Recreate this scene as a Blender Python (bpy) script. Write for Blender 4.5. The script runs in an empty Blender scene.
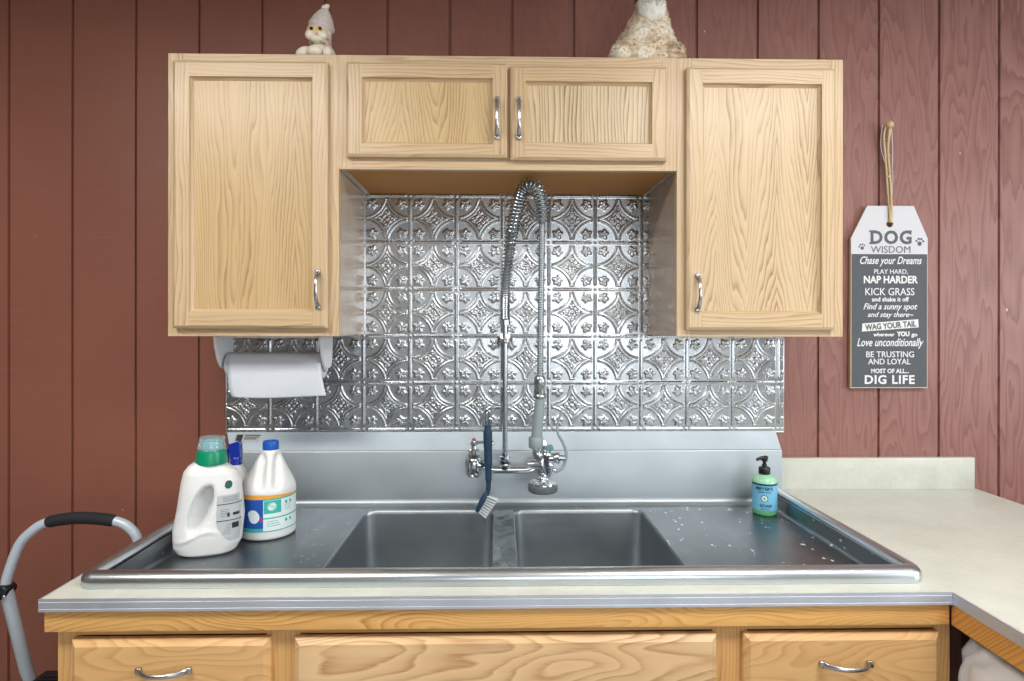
import bpy, bmesh, math, random
import numpy as np
from mathutils import Vector, Matrix, noise as mnoise
random.seed(7)
C = bpy.context.scene.collection
scn = bpy.context.scene
PI = math.pi

# ------------------------------------------------------------------ camera
cam_d = bpy.data.cameras.new('camera'); cam = bpy.data.objects.new('camera', cam_d); C.objects.link(cam)
F = 592.62
cam_d.sensor_fit = 'HORIZONTAL'; cam_d.sensor_width = 36.0; cam_d.lens = F * 36.0 / 1024.0
cam_d.shift_x = 0.99 / 1024.0; cam_d.shift_y = -14.0 / 1024.0
cam_d.clip_start = 0.01
yaw, pitch, roll = 0.01904, -0.00044, 0.0011
fw = Vector((math.sin(yaw)*math.cos(pitch), math.cos(yaw)*math.cos(pitch), math.sin(pitch)))
rt = Vector((math.cos(yaw), -math.sin(yaw), 0)); up = rt.cross(fw)
r2 = rt*math.cos(roll)+up*math.sin(roll); u2 = -rt*math.sin(roll)+up*math.cos(roll)
M = Matrix((r2, u2, -fw)).transposed().to_4x4(); M.translation = Vector((-0.01212, -1.95665, 1.43789))
cam.matrix_world = M
scn.camera = cam

# ------------------------------------------------------------------ world, exposure
w = bpy.data.worlds.new('world'); scn.world = w; w.use_nodes = True
w.node_tree.nodes['Background'].inputs[0].default_value = (0.75, 0.85, 1, 1)
w.node_tree.nodes['Background'].inputs[1].default_value = 1.0
scn.view_settings.view_transform = 'Standard'; scn.view_settings.look = 'None'
scn.view_settings.gamma = 1; scn.view_settings.use_curve_mapping = False
scn.view_settings.exposure = -0.17

def area(name, loc, rot, sx, sy, power, col):
    l = bpy.data.lights.new(name, 'AREA'); l.shape = 'RECTANGLE'; l.size = sx; l.size_y = sy
    l.energy = power; l.color = col
    o = bpy.data.objects.new(name, l); C.objects.link(o); o.location = loc; o.rotation_euler = rot
    return o
# daylight through the window of the right wall, and through an unseen window behind the camera
area('window_daylight', (3.12, -2.0, 1.62), (0, math.radians(90), 0), 1.1, 1.7, 40, (0.92, 0.96, 1.0))
area('rear_window_daylight', (0.9, -4.52, 1.55), (math.radians(90), 0, 0), 2.2, 1.1, 26, (0.92, 0.96, 1.0))
LAMPS = [(-1.2, -1.65), (1.2, -1.65)]
for lx, ly in LAMPS:
    area('ceiling_lamp_light', (lx, ly, 2.545), (0, 0, 0), 1.1, 0.5, 40, (1.0, 0.96, 0.91))

# ------------------------------------------------------------------ materials
def lin(c): return tuple((x/12.92 if x <= 0.04045 else ((x+0.055)/1.055)**2.4) for x in c)
def S(r, g, b): return lin((r/255., g/255., b/255.)) + (1,)
class N:
    def __init__(s, name):
        s.m = bpy.data.materials.new(name); s.m.use_nodes = True; s.t = s.m.node_tree; s.n = s.t.nodes; s.l = s.t.links
        s.b = s.n['Principled BSDF']
    def new(s, typ, **kw):
        o = s.n.new(typ)
        for k, v in kw.items(): setattr(o, k, v)
        return o
    def link(s, a, b): s.l.new(a, b)
    def math(s, op, a, b=None, clamp=False):
        o = s.new('ShaderNodeMath', operation=op); o.use_clamp = clamp
        for i, x in enumerate((a, b)):
            if x is None: continue
            if isinstance(x, (int, float)): o.inputs[i].default_value = x
            else: s.link(x, o.inputs[i])
        return o.outputs[0]
    def coords(s, rnd=True, mul=7.0):
        tc = s.new('ShaderNodeTexCoord')
        if not rnd: return tc.outputs['Object']
        oi = s.new('ShaderNodeObjectInfo'); v = s.new('ShaderNodeVectorMath', operation='ADD')
        m = s.math('MULTIPLY', oi.outputs['Random'], mul)
        s.link(tc.outputs['Object'], v.inputs[0]); s.link(m, v.inputs[1]); return v.outputs[0]
    def mapping(s, vec, scale):
        m = s.new('ShaderNodeMapping'); m.inputs['Scale'].default_value = scale; s.link(vec, m.inputs['Vector']); return m.outputs[0]
    def noise(s, vec, scale, detail=3, rough=.5):
        o = s.new('ShaderNodeTexNoise'); o.inputs['Scale'].default_value = scale; o.inputs['Detail'].default_value = detail
        o.inputs['Roughness'].default_value = rough
        if vec is not None: s.link(vec, o.inputs['Vector'])
        return o.outputs['Fac']
    def ramp(s, fac, stops, interp='LINEAR'):
        o = s.new('ShaderNodeValToRGB'); e = o.color_ramp.elements; o.color_ramp.interpolation = interp
        while len(e) > 1: e.remove(e[-1])
        for i, (p, c) in enumerate(stops):
            if i == 0: e[0].position = p; e[0].color = c
            else: x = e.new(p); x.color = c
        s.link(fac, o.inputs[0]); return o.outputs[0]
    def mix(s, fac, a, b, mode='MIX'):
        o = s.new('ShaderNodeMix', data_type='RGBA', blend_type=mode)
        if isinstance(fac, (int, float)): o.inputs[0].default_value = fac
        else: s.link(fac, o.inputs[0])
        for i, x in ((6, a), (7, b)):
            if isinstance(x, tuple): o.inputs[i].default_value = x
            else: s.link(x, o.inputs[i])
        return o.outputs[2]
    def bump(s, h, strength, dist):
        o = s.new('ShaderNodeBump'); o.inputs['Strength'].default_value = strength; o.inputs['Distance'].default_value = dist
        s.link(h, o.inputs['Height']); s.link(o.outputs[0], s.b.inputs['Normal'])
    def set(s, **kw):
        for k, v in kw.items(): s.b.inputs[k.replace('_', ' ')].default_value = v
        return s

def plain(name, col, rough=.5, metal=0.0, coat=0.0, vary=.06, scale=30, **kw):
    n = N(name); n.set(Roughness=rough, Metallic=metal)
    if coat: n.b.inputs['Coat Weight'].default_value = coat; n.b.inputs['Coat Roughness'].default_value = .15
    f = n.noise(n.coords(False), scale, 3)
    dark = tuple(c*(1-vary*2) for c in col[:3])+(1,); lite = tuple(min(1, c*(1+vary)) for c in col[:3])+(1,)
    n.link(n.mix(f, dark, lite), n.b.inputs['Base Color'])
    for k, v in kw.items(): n.b.inputs[k.replace('_', ' ')].default_value = v
    return n.m

def oak(name, axis, lite, dark, K=1.0, flame=None, swirl=None, contrast=.75, rough=.42, period=.011):
    """planed oak; axis = grain direction; flame = (centre, spacing, slope) of cathedral figure; swirl = loose rotary-cut loops"""
    n = N(name); v = n.coords(True)
    sp = n.new('ShaderNodeSeparateXYZ'); n.link(v, sp.inputs[0])
    tc = n.new('ShaderNodeTexCoord'); sl = n.new('ShaderNodeSeparateXYZ'); n.link(tc.outputs['Object'], sl.inputs[0])
    if axis == 'z':
        across = n.math('ADD', sp.outputs[0], sp.outputs[1]); along = sp.outputs[2]; lac = n.math('ADD', sl.outputs[0], sl.outputs[1]); lal = sl.outputs[2]
    else:
        across = n.math('ADD', sp.outputs[2], sp.outputs[1]); along = sp.outputs[0]; lac = n.math('ADD', sl.outputs[2], sl.outputs[1]); lal = sl.outputs[0]
    cb = n.new('ShaderNodeCombineXYZ'); n.link(across, cb.inputs[0]); n.link(along, cb.inputs[1]); vec = cb.outputs[0]
    wob = n.noise(n.mapping(vec, (7, 1.3, 1)), 1.0, 2)
    wob2 = n.noise(n.mapping(vec, (30, 3.0, 1)), 1.0, 2)
    if flame:
        c0, spc, slope = flame
        pp = n.math('PINGPONG', n.math('ADD', lac, -c0), spc)
        pp = n.math('POWER', n.math('ADD', pp, .012), 1.25)
        val = n.math('ADD', n.math('MULTIPLY', pp, 150.0), n.math('MULTIPLY', lal, -slope))
        val = n.math('ADD', val, n.math('MULTIPLY', wob, 11.0)); val = n.math('ADD', val, n.math('MULTIPLY', wob2, 2.6))
    elif swirl:
        sw = n.noise(n.mapping(vec, (9, 2.2, 1)), 1.0, 1.5, .45)
        val = n.math('ADD', n.math('MULTIPLY', sw, swirl), n.math('MULTIPLY', across, 22)); val = n.math('ADD', val, n.math('MULTIPLY', wob2, 1.0))
    else:
        val = n.math('ADD', n.math('DIVIDE', across, period), n.math('MULTIPLY', wob, 8.0)); val = n.math('ADD', val, n.math('MULTIPLY', wob2, 2.0))
    fr = n.math('FRACT', val)
    ring = n.ramp(fr, [(0, (0, 0, 0, 1)), (.55, (.35, .35, .35, 1)), (.86, (1, 1, 1, 1)), (1, (0, 0, 0, 1))])
    pores = n.noise(n.mapping(vec, (520, 12, 1)), 1.0, 2, .6)
    pr = n.ramp(pores, [(.40, (1, 1, 1, 1)), (.62, (0, 0, 0, 1))])
    big = n.noise(n.mapping(vec, (5, .8, 1)), 1.0, 2)
    f = n.math('MULTIPLY', ring, n.math('ADD', n.math('MULTIPLY', pr, .55), .45))
    vr = n.noise(n.mapping(vec, (16, 1.6, 1)), 1.0, 3)
    f = n.math('MULTIPLY', f, n.math('MULTIPLY', n.ramp(vr, [(.32, (.25, .25, .25, 1)), (.62, (1, 1, 1, 1))]), contrast*1.15))
    f = n.math('ADD', f, n.math('MULTIPLY', n.math('ADD', n.math('MULTIPLY', pr, -1.0), 1.0), .10 * contrast))
    col = n.mix(f, lite, dark)
    bl = tuple(c*k for c, k in zip(lite[:3], (.93, .86, .76)))+(1,)
    col = n.mix(n.ramp(big, [(.35, (0, 0, 0, 1)), (.7, (.6, .6, .6, 1))]), col, n.mix(f, bl, dark))
    n.link(col, n.b.inputs['Base Color'])
    n.set(Roughness=rough); n.b.inputs['Coat Weight'].default_value = .25; n.b.inputs['Coat Roughness'].default_value = .25
    n.bump(f, .12, .001)
    return n.m

LO, DO = S(208, 184, 149), S(146, 112, 76)
LG, DG = S(218, 174, 112), S(150, 98, 48)
m_oak_v = oak('light_oak_vertical', 'z', LO, DO)
m_oak_x = oak('light_oak_horizontal', 'x', LO, DO)
m_panel_a = oak('oak_panel_straight', 'z', S(204, 178, 134), S(146, 112, 68), flame=(-.05, .16, 5), contrast=.9)
m_panel_b = oak('oak_panel_cathedral', 'z', S(210, 188, 152), S(142, 110, 72), flame=(-.045, .085, 11), contrast=1.0)
m_panel_c = oak('oak_panel_short', 'z', S(210, 185, 140), S(150, 116, 70), flame=(.02, .10, 14), contrast=.95)
m_panel_d = oak('oak_panel_striped', 'z', S(218, 200, 166), S(136, 106, 72), contrast=1.3, period=.011)
m_gold_x = oak('golden_oak_horizontal', 'x', LG, DG)
m_gold_v = oak('golden_oak_vertical', 'z', LG, DG)
m_pine = oak('golden_pine_apron', 'x', S(231, 184, 112), S(172, 108, 48), swirl=34, contrast=.85)
m_pine_y = oak('golden_pine_apron_side', 'x', S(226, 168, 88), S(160, 92, 36), period=.010, contrast=.95)
m_drawer = oak('veneered_drawer_front', 'x', S(216, 176, 120), S(172, 118, 64), swirl=20, contrast=.7)
m_drawer2 = oak('pale_veneered_front', 'x', S(224, 192, 148), S(160, 116, 70), swirl=15, contrast=.85)
m_under = oak('birch_underside', 'x', S(196, 142, 78), S(166, 112, 54), contrast=.3, rough=.6)
m_under.node_tree.nodes['Principled BSDF'].inputs['Coat Weight'].default_value = 0

# painted siding
n = N('red_brown_painted_siding'); v = n.coords(False)
sp = n.new('ShaderNodeSeparateXYZ'); n.link(v, sp.inputs[0])
bid = n.math('FLOOR', n.math('DIVIDE', n.math('ADD', sp.outputs[0], 0.1768), 0.2043))
cb = n.new('ShaderNodeCombineXYZ'); n.link(sp.outputs[0], cb.inputs[0]); n.link(n.math('MULTIPLY', bid, 3.7), cb.inputs[1]); n.link(sp.outputs[2], cb.inputs[2])
g1 = n.noise(n.mapping(cb.outputs[0], (8, 1, 1.3)), 1.0, 2)
g2 = n.noise(n.mapping(cb.outputs[0], (40, 1, 4)), 1.0, 2)
val = n.math('ADD', n.math('MULTIPLY', g1, 15.0), n.math('MULTIPLY', g2, 1.6))
ring = n.ramp(n.math('FRACT', val), [(0, (0, 0, 0, 1)), (.6, (.5, .5, .5, 1)), (.85, (1, 1, 1, 1)), (1, (0, 0, 0, 1))])
fine = n.noise(n.mapping(v, (160, 1, 12)), 1.0, 3)
saw = n.noise(n.mapping(v, (4, 1, 330)), 1.0, 2)
patch = n.noise(v, 2.2, 3)
# grain wears more to the right, with pale sheen painted into the colour
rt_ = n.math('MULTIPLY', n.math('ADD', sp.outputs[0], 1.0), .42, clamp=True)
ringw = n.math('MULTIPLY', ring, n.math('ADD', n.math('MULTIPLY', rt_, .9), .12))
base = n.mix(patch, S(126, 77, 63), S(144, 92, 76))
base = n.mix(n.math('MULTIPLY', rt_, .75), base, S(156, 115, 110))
base = n.mix(n.math('MULTIPLY', ringw, .6), base, S(110, 64, 58))
base = n.mix(n.math('MULTIPLY', n.ramp(saw, [(.56, (0, 0, 0, 1)), (.75, (1, 1, 1, 1))]), .07), base, S(200, 158, 150))
vo = n.new('ShaderNodeTexVoronoi'); vo.inputs['Scale'].default_value = 7.5; n.link(n.mapping(v, (1, 1, .7)), vo.inputs['Vector'])
chip = n.ramp(vo.outputs['Distance'], [(.022, (1, 1, 1, 1)), (.030, (0, 0, 0, 1))], 'LINEAR')
base = n.mix(chip, base, S(205, 170, 155))
n.link(base, n.b.inputs['Base Color'])
n.set(Roughness=.46)
n.bump(n.math('ADD', n.math('MULTIPLY', ringw, .7), n.math('ADD', n.math('MULTIPLY', fine, .35), n.math('MULTIPLY', saw, .10))), .45, .0012)
m_wall = n.m

def steel(name, base, rough, scr=(3, 300, 300), amp=.12, bump=.05, specks=0, smear=0.0):
    n = N(name); v = n.coords(False)
    f = n.noise(n.mapping(v, scr), 1.0, 3); g = n.noise(v, 6, 3)
    n.set(Metallic=1.0)
    n.link(n.math('ADD', n.math('MULTIPLY', n.math('ADD', f, g), amp), rough - amp), n.b.inputs['Roughness'])
    col = n.mix(n.ramp(g, [(.3, (0, 0, 0, 1)), (.7, (1, 1, 1, 1))]), tuple(c*.86 for c in base[:3])+(1,), base)
    if smear:
        s2 = n.noise(n.mapping(v, (9, 3, 3)), 1.0, 5, .65)
        col = n.mix(n.ramp(s2, [(.5, (0, 0, 0, 1)), (.72, (smear, smear, smear, 1))]), col, S(165, 175, 180))
    if specks:
        vo = n.new('ShaderNodeTexVoronoi'); vo.inputs['Scale'].default_value = 48; n.link(n.mapping(v, (1, .6, 1)), vo.inputs['Vector'])
        pat = n.noise(v, 7, 2)
        k = n.math('MULTIPLY', n.ramp(vo.outputs['Distance'], [(.13, (1, 1, 1, 1)), (.18, (0, 0, 0, 1))]), n.ramp(pat, [(.46, (0, 0, 0, 1)), (.52, (1, 1, 1, 1))]))
        sx_ = n.new('ShaderNodeSeparateXYZ'); n.link(v, sx_.inputs[0]); k = n.math('MULTIPLY', k, n.ramp(n.math('ADD', sx_.outputs[0], .5), [(.5, (.25, .25, .25, 1)), (.95, (1, 1, 1, 1))]))
        col = n.mix(n.math('MULTIPLY', k, specks), col, S(235, 240, 240))
        n.link(n.math('SUBTRACT', 1.0, n.math('MULTIPLY', k, .8)), n.b.inputs['Metallic'])
    n.link(col, n.b.inputs['Base Color'])
    n.bump(f, bump, .0006)
    return n.m
m_splash = steel('brushed_steel_splash', S(178, 187, 193), .48, bump=.02)
m_return = steel('matt_steel_return', S(206, 220, 230), .70, bump=.0)
m_return.node_tree.nodes['Principled BSDF'].inputs['Metallic'].default_value = .45
m_deck = steel('worn_steel_deck', S(142, 148, 153), .36, amp=.10, specks=1.0, smear=.45)
m_basin = steel('steel_basin', S(174, 181, 186), .42, smear=.3)
m_divider = steel('wet_steel_divider', S(170, 178, 178), .16, scr=(18, 18, 18), amp=.05, bump=.8)
m_rim = steel('polished_steel_rim', S(212, 219, 226), .30, scr=(3, 3, 3), amp=.05, bump=0)
m_edge = steel('aluminium_edge', S(214, 222, 234), .6, scr=(3, 3, 3), amp=.05, bump=0)
m_tin = steel('pressed_tin', S(194, 199, 203), .27, scr=(60, 60, 60), amp=.06, bump=.08)
m_chrome = steel('chrome', S(214, 220, 224), .12, scr=(30, 30, 30), amp=.03, bump=.02)
m_chrome_dull = steel('dull_chrome', S(184, 192, 198), .25, scr=(30, 30, 30), amp=.05)
m_spring = steel('spring_steel', S(190, 200, 206), .22, scr=(30, 30, 30), amp=.05)
m_nickel = steel('satin_nickel', S(196, 198, 200), .26, scr=(60, 60, 60), amp=.05)
m_lam = None
n = N('cream_laminate'); v = n.coords(False)
a = n.noise(v, 9, 5, .7); b = n.noise(v, 70, 3)
c_ = n.mix(n.ramp(a, [(.35, (0, 0, 0, 1)), (.7, (1, 1, 1, 1))]), S(194, 197, 186), S(208, 211, 202))
c_ = n.mix(n.math('MULTIPLY', n.ramp(b, [(.55, (0, 0, 0, 1)), (.7, (1, 1, 1, 1))]), .35), c_, S(188, 186, 170))
n.link(c_, n.b.inputs['Base Color']); n.set(Roughness=.35); m_lam = n.m
m_white_plastic = plain('white_plastic', S(226, 230, 232), .4, vary=.02)
m_paper = plain('paper_towel_white', S(206, 213, 222), .9, vary=.03, scale=120)
m_jug = plain('milky_white_plastic', S(224, 226, 226), .38, vary=.015)
m_label_grey = plain('pale_grey_label', S(186, 192, 194), .4, vary=.02)
m_ink = plain('black_ink', S(36, 42, 46), .5, vary=.05)
m_green = plain('green_plastic', S(0, 140, 100), .3, vary=.05)
m_teal_label = plain('teal_label', S(60, 184, 172), .35, vary=.05)
m_cap_clear = N('clear_cap_plastic'); m_cap_clear.set(Roughness=.12, IOR=1.35); m_cap_clear.b.inputs['Base Color'].default_value = S(225, 242, 245); m_cap_clear.b.inputs['Transmission Weight'].default_value = .75
f_ = m_cap_clear.noise(m_cap_clear.coords(False), 40); m_cap_clear.bump(f_, .05, .001); m_cap_clear = m_cap_clear.m
m_teal_liquid = plain('teal_cap_insert', S(70, 190, 205), .3)
m_blue = plain('blue_plastic', S(20, 92, 190), .3, vary=.05)
m_dkblue = plain('deep_blue_plastic', S(20, 50, 165), .22, vary=.05, coat=.5)
m_blue_label = plain('blue_label', S(28, 88, 178), .35, vary=.08)
m_orange_label = plain('orange_label', S(236, 168, 78), .35, vary=.05)
m_white_label = plain('white_label', S(226, 238, 238), .35, vary=.02)
m_pink_ink = plain('pink_ink', S(190, 50, 110), .4)
m_black = plain('black_plastic', S(22, 24, 26), .35, vary=.1)
m_foam = plain('black_foam', S(24, 27, 32), .8, vary=.15, scale=200)
m_soap_clear = N('green_soap'); m_soap_clear.set(Roughness=.1, IOR=1.4); m_soap_clear.b.inputs['Base Color'].default_value = S(120, 214, 160); m_soap_clear.b.inputs['Transmission Weight'].default_value = .35
f_ = m_soap_clear.noise(m_soap_clear.coords(False), 30); m_soap_clear.bump(f_, .03, .001); m_soap_clear = m_soap_clear.m
m_soap_top = plain('pale_green_bottle_top', S(160, 216, 180), .2, vary=.05)
m_soap_label = plain('sky_blue_label', S(120, 192, 226), .4, vary=.04)
m_navy = plain('navy_plastic', S(34, 62, 88), .4, vary=.08)
m_bristle = plain('pale_bristles', S(205, 212, 218), .6, vary=.1)
m_grip = plain('grey_rubber_grip', S(142, 156, 160), .5, vary=.05)
m_hose = plain('grey_ribbed_hose', S(150, 160, 166), .35, vary=.1, metal=.7)
m_teal_knob = plain('teal_latch', S(96, 140, 140), .4)
m_rubber = plain('grey_rubber_bumper', S(96, 104, 110), .55, vary=.08)
m_red = plain('red_marker', S(190, 70, 70), .4)
m_silver_paint = plain('silver_painted_tube', S(190, 203, 216), .35, metal=.1, vary=.03)
m_slate = plain('slate_grey_paint', S(84, 90, 96), .7, vary=.06, scale=60)
m_sign_white = plain('white_sign_paint', S(210, 211, 217), .6, vary=.02, scale=60)
m_mdf = plain('raw_board_edge', S(206, 182, 150), .8)
m_sign_ink = plain('slate_lettering', S(92, 96, 100), .7)
m_sign_lt = plain('white_lettering', S(232, 234, 236), .7, vary=.02)
m_twine = plain('jute_twine', S(216, 192, 150), .9, vary=.2, scale=300)
m_ceil = plain('off_white_ceiling', S(206, 206, 202), .9, vary=.02, scale=5)
m_rearwall = plain('pale_grey_wall_paint', S(196, 200, 202), .8, vary=.03, scale=4)
m_sidewall = plain('taupe_wall_paint', S(112, 104, 98), .8, vary=.03, scale=4)
m_floor = plain('beige_vinyl_floor', S(176, 170, 164), .5, vary=.1, scale=4)
m_glow = N('lamp_diffuser'); m_glow.b.inputs['Emission Color'].default_value = (1, .95, .86, 1); m_glow.b.inputs['Emission Strength'].default_value = 3.0; m_glow = m_glow.m
m_sky = N('bright_daylight_pane'); m_sky.b.inputs['Emission Color'].default_value = (.82, .92, 1, 1); m_sky.b.inputs['Emission Strength'].default_value = 1.1; m_sky = m_sky.m
m_bear = plain('cream_ceramic', S(232, 226, 208), .45, vary=.06, scale=80)
m_bear_tan = plain('tan_ceramic', S(222, 190, 140), .5, vary=.08, scale=80)
m_bear_knit = plain('grey_knit_ceramic', S(204, 194, 190), .7, vary=.18, scale=140)
m_pinkish = plain('pink_scarf', S(206, 176, 158), .6, vary=.1)
n = N('mottled_plush'); v = n.coords(False); a = n.noise(v, 14, 5, .7); b = n.noise(v, 50, 3)
c_ = n.ramp(a, [(.38, S(232, 226, 214)), (.5, S(220, 204, 176)), (.62, S(176, 144, 104)), (.72, S(110, 84, 58))])
c_ = n.mix(n.math('MULTIPLY', b, .4), c_, S(236, 230, 220)); n.link(c_, n.b.inputs['Base Color']); n.set(Roughness=.95); m_plush = n.m
m_plush_white = plain('white_plush', S(232, 230, 224), .95, vary=.06, scale=60)
m_bag = plain('white_plastic_sack', S(238, 240, 244), .35, vary=.04, scale=9)

# ------------------------------------------------------------------ mesh helpers
def smooth_by(bm, ang=40):
    for f in bm.faces: f.smooth = True
    a = math.radians(ang)
    for e in bm.edges:
        if len(e.link_faces) == 2 and e.calc_face_angle(0) > a: e.smooth = False
def obj(name, bm, mats, parent=None, smooth=40, recalc=True):
    if recalc: bmesh.ops.recalc_face_normals(bm, faces=bm.faces[:])
    if smooth: smooth_by(bm, smooth)
    me = bpy.data.meshes.new(name); 
    if not isinstance(mats, (list, tuple)): mats = [mats]
    for m in mats: me.materials.append(m)
    o = bpy.data.objects.new(name, me)
    loc = Vector((0, 0, 0)); p = parent
    while p is not None: loc += p.location; p = p.parent
    if parent is None:
        xs = [v.co.copy() for v in bm.verts]
        mn = Vector([min(c[i] for c in xs) for i in range(3)]); mx = Vector([max(c[i] for c in xs) for i in range(3)])
        base = Vector(((mn.x+mx.x)/2, (mn.y+mx.y)/2, mn.z)); o.location = base; loc = base
    bmesh.ops.translate(bm, verts=bm.verts[:], vec=-loc)
    bm.to_mesh(me); bm.free()
    C.objects.link(o)
    if parent is not None: o.parent = parent
    return o
def thing(name, label, cat, loc, group=None):
    o = bpy.data.objects.new(name, None); o.empty_display_size = .05; C.objects.link(o); o.location = loc
    return tag(o, label, cat, group)
def tag(o, label, cat, group=None):
    o['label'] = label; o['category'] = cat
    if group: o['group'] = group
    return o
def struct(o): o['kind'] = 'structure'; return o
def plabel(o, l): o['label'] = l; return o

def box(bm, x0, x1, y0, y1, z0, z1, bev=0.0, seg=2, mi=0, rot=None, edges=None):
    b2 = bmesh.new(); r = bmesh.ops.create_cube(b2, size=1)
    for v in b2.verts:
        v.co = Vector((x0+(v.co.x+.5)*(x1-x0), y0+(v.co.y+.5)*(y1-y0), z0+(v.co.z+.5)*(z1-z0)))
    if bev > 0: bmesh.ops.bevel(b2, geom=b2.edges[:], offset=bev, segments=seg, profile=.5, affect='EDGES')
    if rot is not None:
        c = Vector(((x0+x1)/2, (y0+y1)/2, (z0+z1)/2)); bmesh.ops.transform(b2, verts=b2.verts[:], matrix=Matrix.Translation(c) @ rot @ Matrix.Translation(-c))
    merge(bm, b2, mi)
def merge(bm, b2, mi=None):
    vs = {}
    for v in b2.verts: vs[v] = bm.verts.new(v.co)
    for f in b2.faces:
        try: nf = bm.faces.new([vs[v] for v in f.verts])
        except ValueError: continue
        nf.material_index = f.material_index if mi is None else mi
    b2.free()
def tube(bm, pts, r, seg=12, mi=0, cap=True, closed=False, up0=None):
    P_ = [Vector(p) for p in pts]; n_ = len(P_)
    rr = r if isinstance(r, (list, tuple)) else [r]*n_
    T = []
    for i in range(n_):
        a = P_[(i-1) % n_] if (closed or i > 0) else P_[i]; b = P_[(i+1) % n_] if (closed or i < n_-1) else P_[i]
        T.append((b-a).normalized())
    nrm = up0 or (Vector((0, 0, 1)) if abs(T[0].z) < .9 else Vector((0, 1, 0)))
    nrm = (nrm - T[0]*nrm.dot(T[0])).normalized(); rings = []
    for i in range(n_):
        nrm = (nrm - T[i]*nrm.dot(T[i])).normalized(); bn = T[i].cross(nrm)
        rings.append([bm.verts.new(P_[i] + (nrm*math.cos(2*PI*k/seg)+bn*math.sin(2*PI*k/seg))*rr[i]) for k in range(seg)])
    m = n_ if closed else n_-1
    for i in range(m):
        A = rings[i]; B = rings[(i+1) % n_]
        for k in range(seg):
            f = bm.faces.new((A[k], A[(k+1) % seg], B[(k+1) % seg], B[k])); f.material_index = mi
    if cap and not closed:
        bm.faces.new(rings[0][::-1]).material_index = mi; bm.faces.new(rings[-1]).material_index = mi
def spline(pts, k=8):
    P_ = [Vector(p) for p in pts]; out = []
    for i in range(len(P_)-1):
        p0 = P_[max(i-1, 0)]; p1 = P_[i]; p2 = P_[i+1]; p3 = P_[min(i+2, len(P_)-1)]
        for j in range(k):
            t = j/k
            out.append(.5*((2*p1)+(-p0+p2)*t+(2*p0-5*p1+4*p2-p3)*t*t+(-p0+3*p1-3*p2+p3)*t**3))
    out.append(P_[-1]); return out
def lathe(bm, c, prof, seg=24, mi=0, axis='z', ang=0):
    """prof: list of (r, h) along axis from c"""
    c = Vector(c); rings = []
    for r, h in prof:
        ring = []
        for k in range(seg):
            a = 2*PI*k/seg
            if axis == 'z': p = Vector((r*math.cos(a), r*math.sin(a), h))
            elif axis == 'y': p = Vector((r*math.cos(a), h, r*math.sin(a)))
            else: p = Vector((h, r*math.cos(a), r*math.sin(a)))
            ring.append(bm.verts.new(c+p))
        rings.append(ring)
    for i in range(len(rings)-1):
        for k in range(seg):
            f = bm.faces.new((rings[i][k], rings[i][(k+1) % seg], rings[i+1][(k+1) % seg], rings[i+1][k])); f.material_index = mi
    for ring in (rings[0], rings[-1]):
        try: bm.faces.new(ring).material_index = mi
        except ValueError: pass
def ball(bm, c, r, sc=(1, 1, 1), sub=2, mi=0, lump=0, freq=20, rot=None):
    b2 = bmesh.new(); bmesh.ops.create_icosphere(b2, subdivisions=sub, radius=1)
    for v in b2.verts:
        k = 1+(lump*mnoise.noise(v.co*freq*r+Vector(c)*30) if lump else 0)
        p = Vector((v.co.x*sc[0], v.co.y*sc[1], v.co.z*sc[2]))*r*k
        if rot is not None: p = rot @ p
        v.co = p+Vector(c)
    merge(bm, b2, mi)
def prism(bm, poly, y0, y1, mi=0, plane='xz'):
    """poly in (x,z), extruded along y; plane 'yz': poly in (y,z), extruded along x"""
    mk = (lambda p, t: Vector((p[0], t, p[1]))) if plane == 'xz' else (lambda p, t: Vector((t, p[0], p[1])))
    if plane == 'xy': mk = lambda p, t: Vector((p[0], p[1], t))
    A = [bm.verts.new(mk(p, y0)) for p in poly]; B = [bm.verts.new(mk(p, y1)) for p in poly]; k = len(poly)
    bm.faces.new(A).material_index = mi; bm.faces.new(B[::-1]).material_index = mi
    for i in range(k): bm.faces.new((A[i], A[(i+1) % k], B[(i+1) % k], B[i])).material_index = mi
B = bmesh.new

def text_bm(s, w, h, depth=.0006, bold=0.0, shear=0.0, spacing=1.0):
    """flat lettering fitted to a w x h box centred on the origin of the xz plane, front towards -y"""
    cu = bpy.data.curves.new('lettering', 'FONT'); cu.body = s; cu.size = 1; cu.offset = bold; cu.shear = shear; cu.space_character = spacing
    cu.extrude = 0; cu.resolution_u = 3
    o = bpy.data.objects.new('lettering', cu); C.objects.link(o)
    dg = bpy.context.evaluated_depsgraph_get(); me = bpy.data.meshes.new_from_object(o.evaluated_get(dg))
    bpy.data.objects.remove(o); bpy.data.curves.remove(cu)
    b2 = B(); b2.from_mesh(me); bpy.data.meshes.remove(me)
    xs = [v.co.x for v in b2.verts]; ys = [v.co.y for v in b2.verts]
    cx_, cy_ = (min(xs)+max(xs))/2, (min(ys)+max(ys))/2; sx = w/(max(xs)-min(xs)); sy = h/(max(ys)-min(ys))
    for v in b2.verts: v.co = Vector(((v.co.x-cx_)*sx, 0, (v.co.y-cy_)*sy))
    r = bmesh.ops.extrude_face_region(b2, geom=b2.faces[:])
    bmesh.ops.translate(b2, verts=[e for e in r['geom'] if isinstance(e, bmesh.types.BMVert)], vec=(0, -depth, 0))
    return b2
def put(bm, b2, fn, mi=0):
    for v in b2.verts: v.co = fn(v.co)
    merge(bm, b2, mi)

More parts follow.
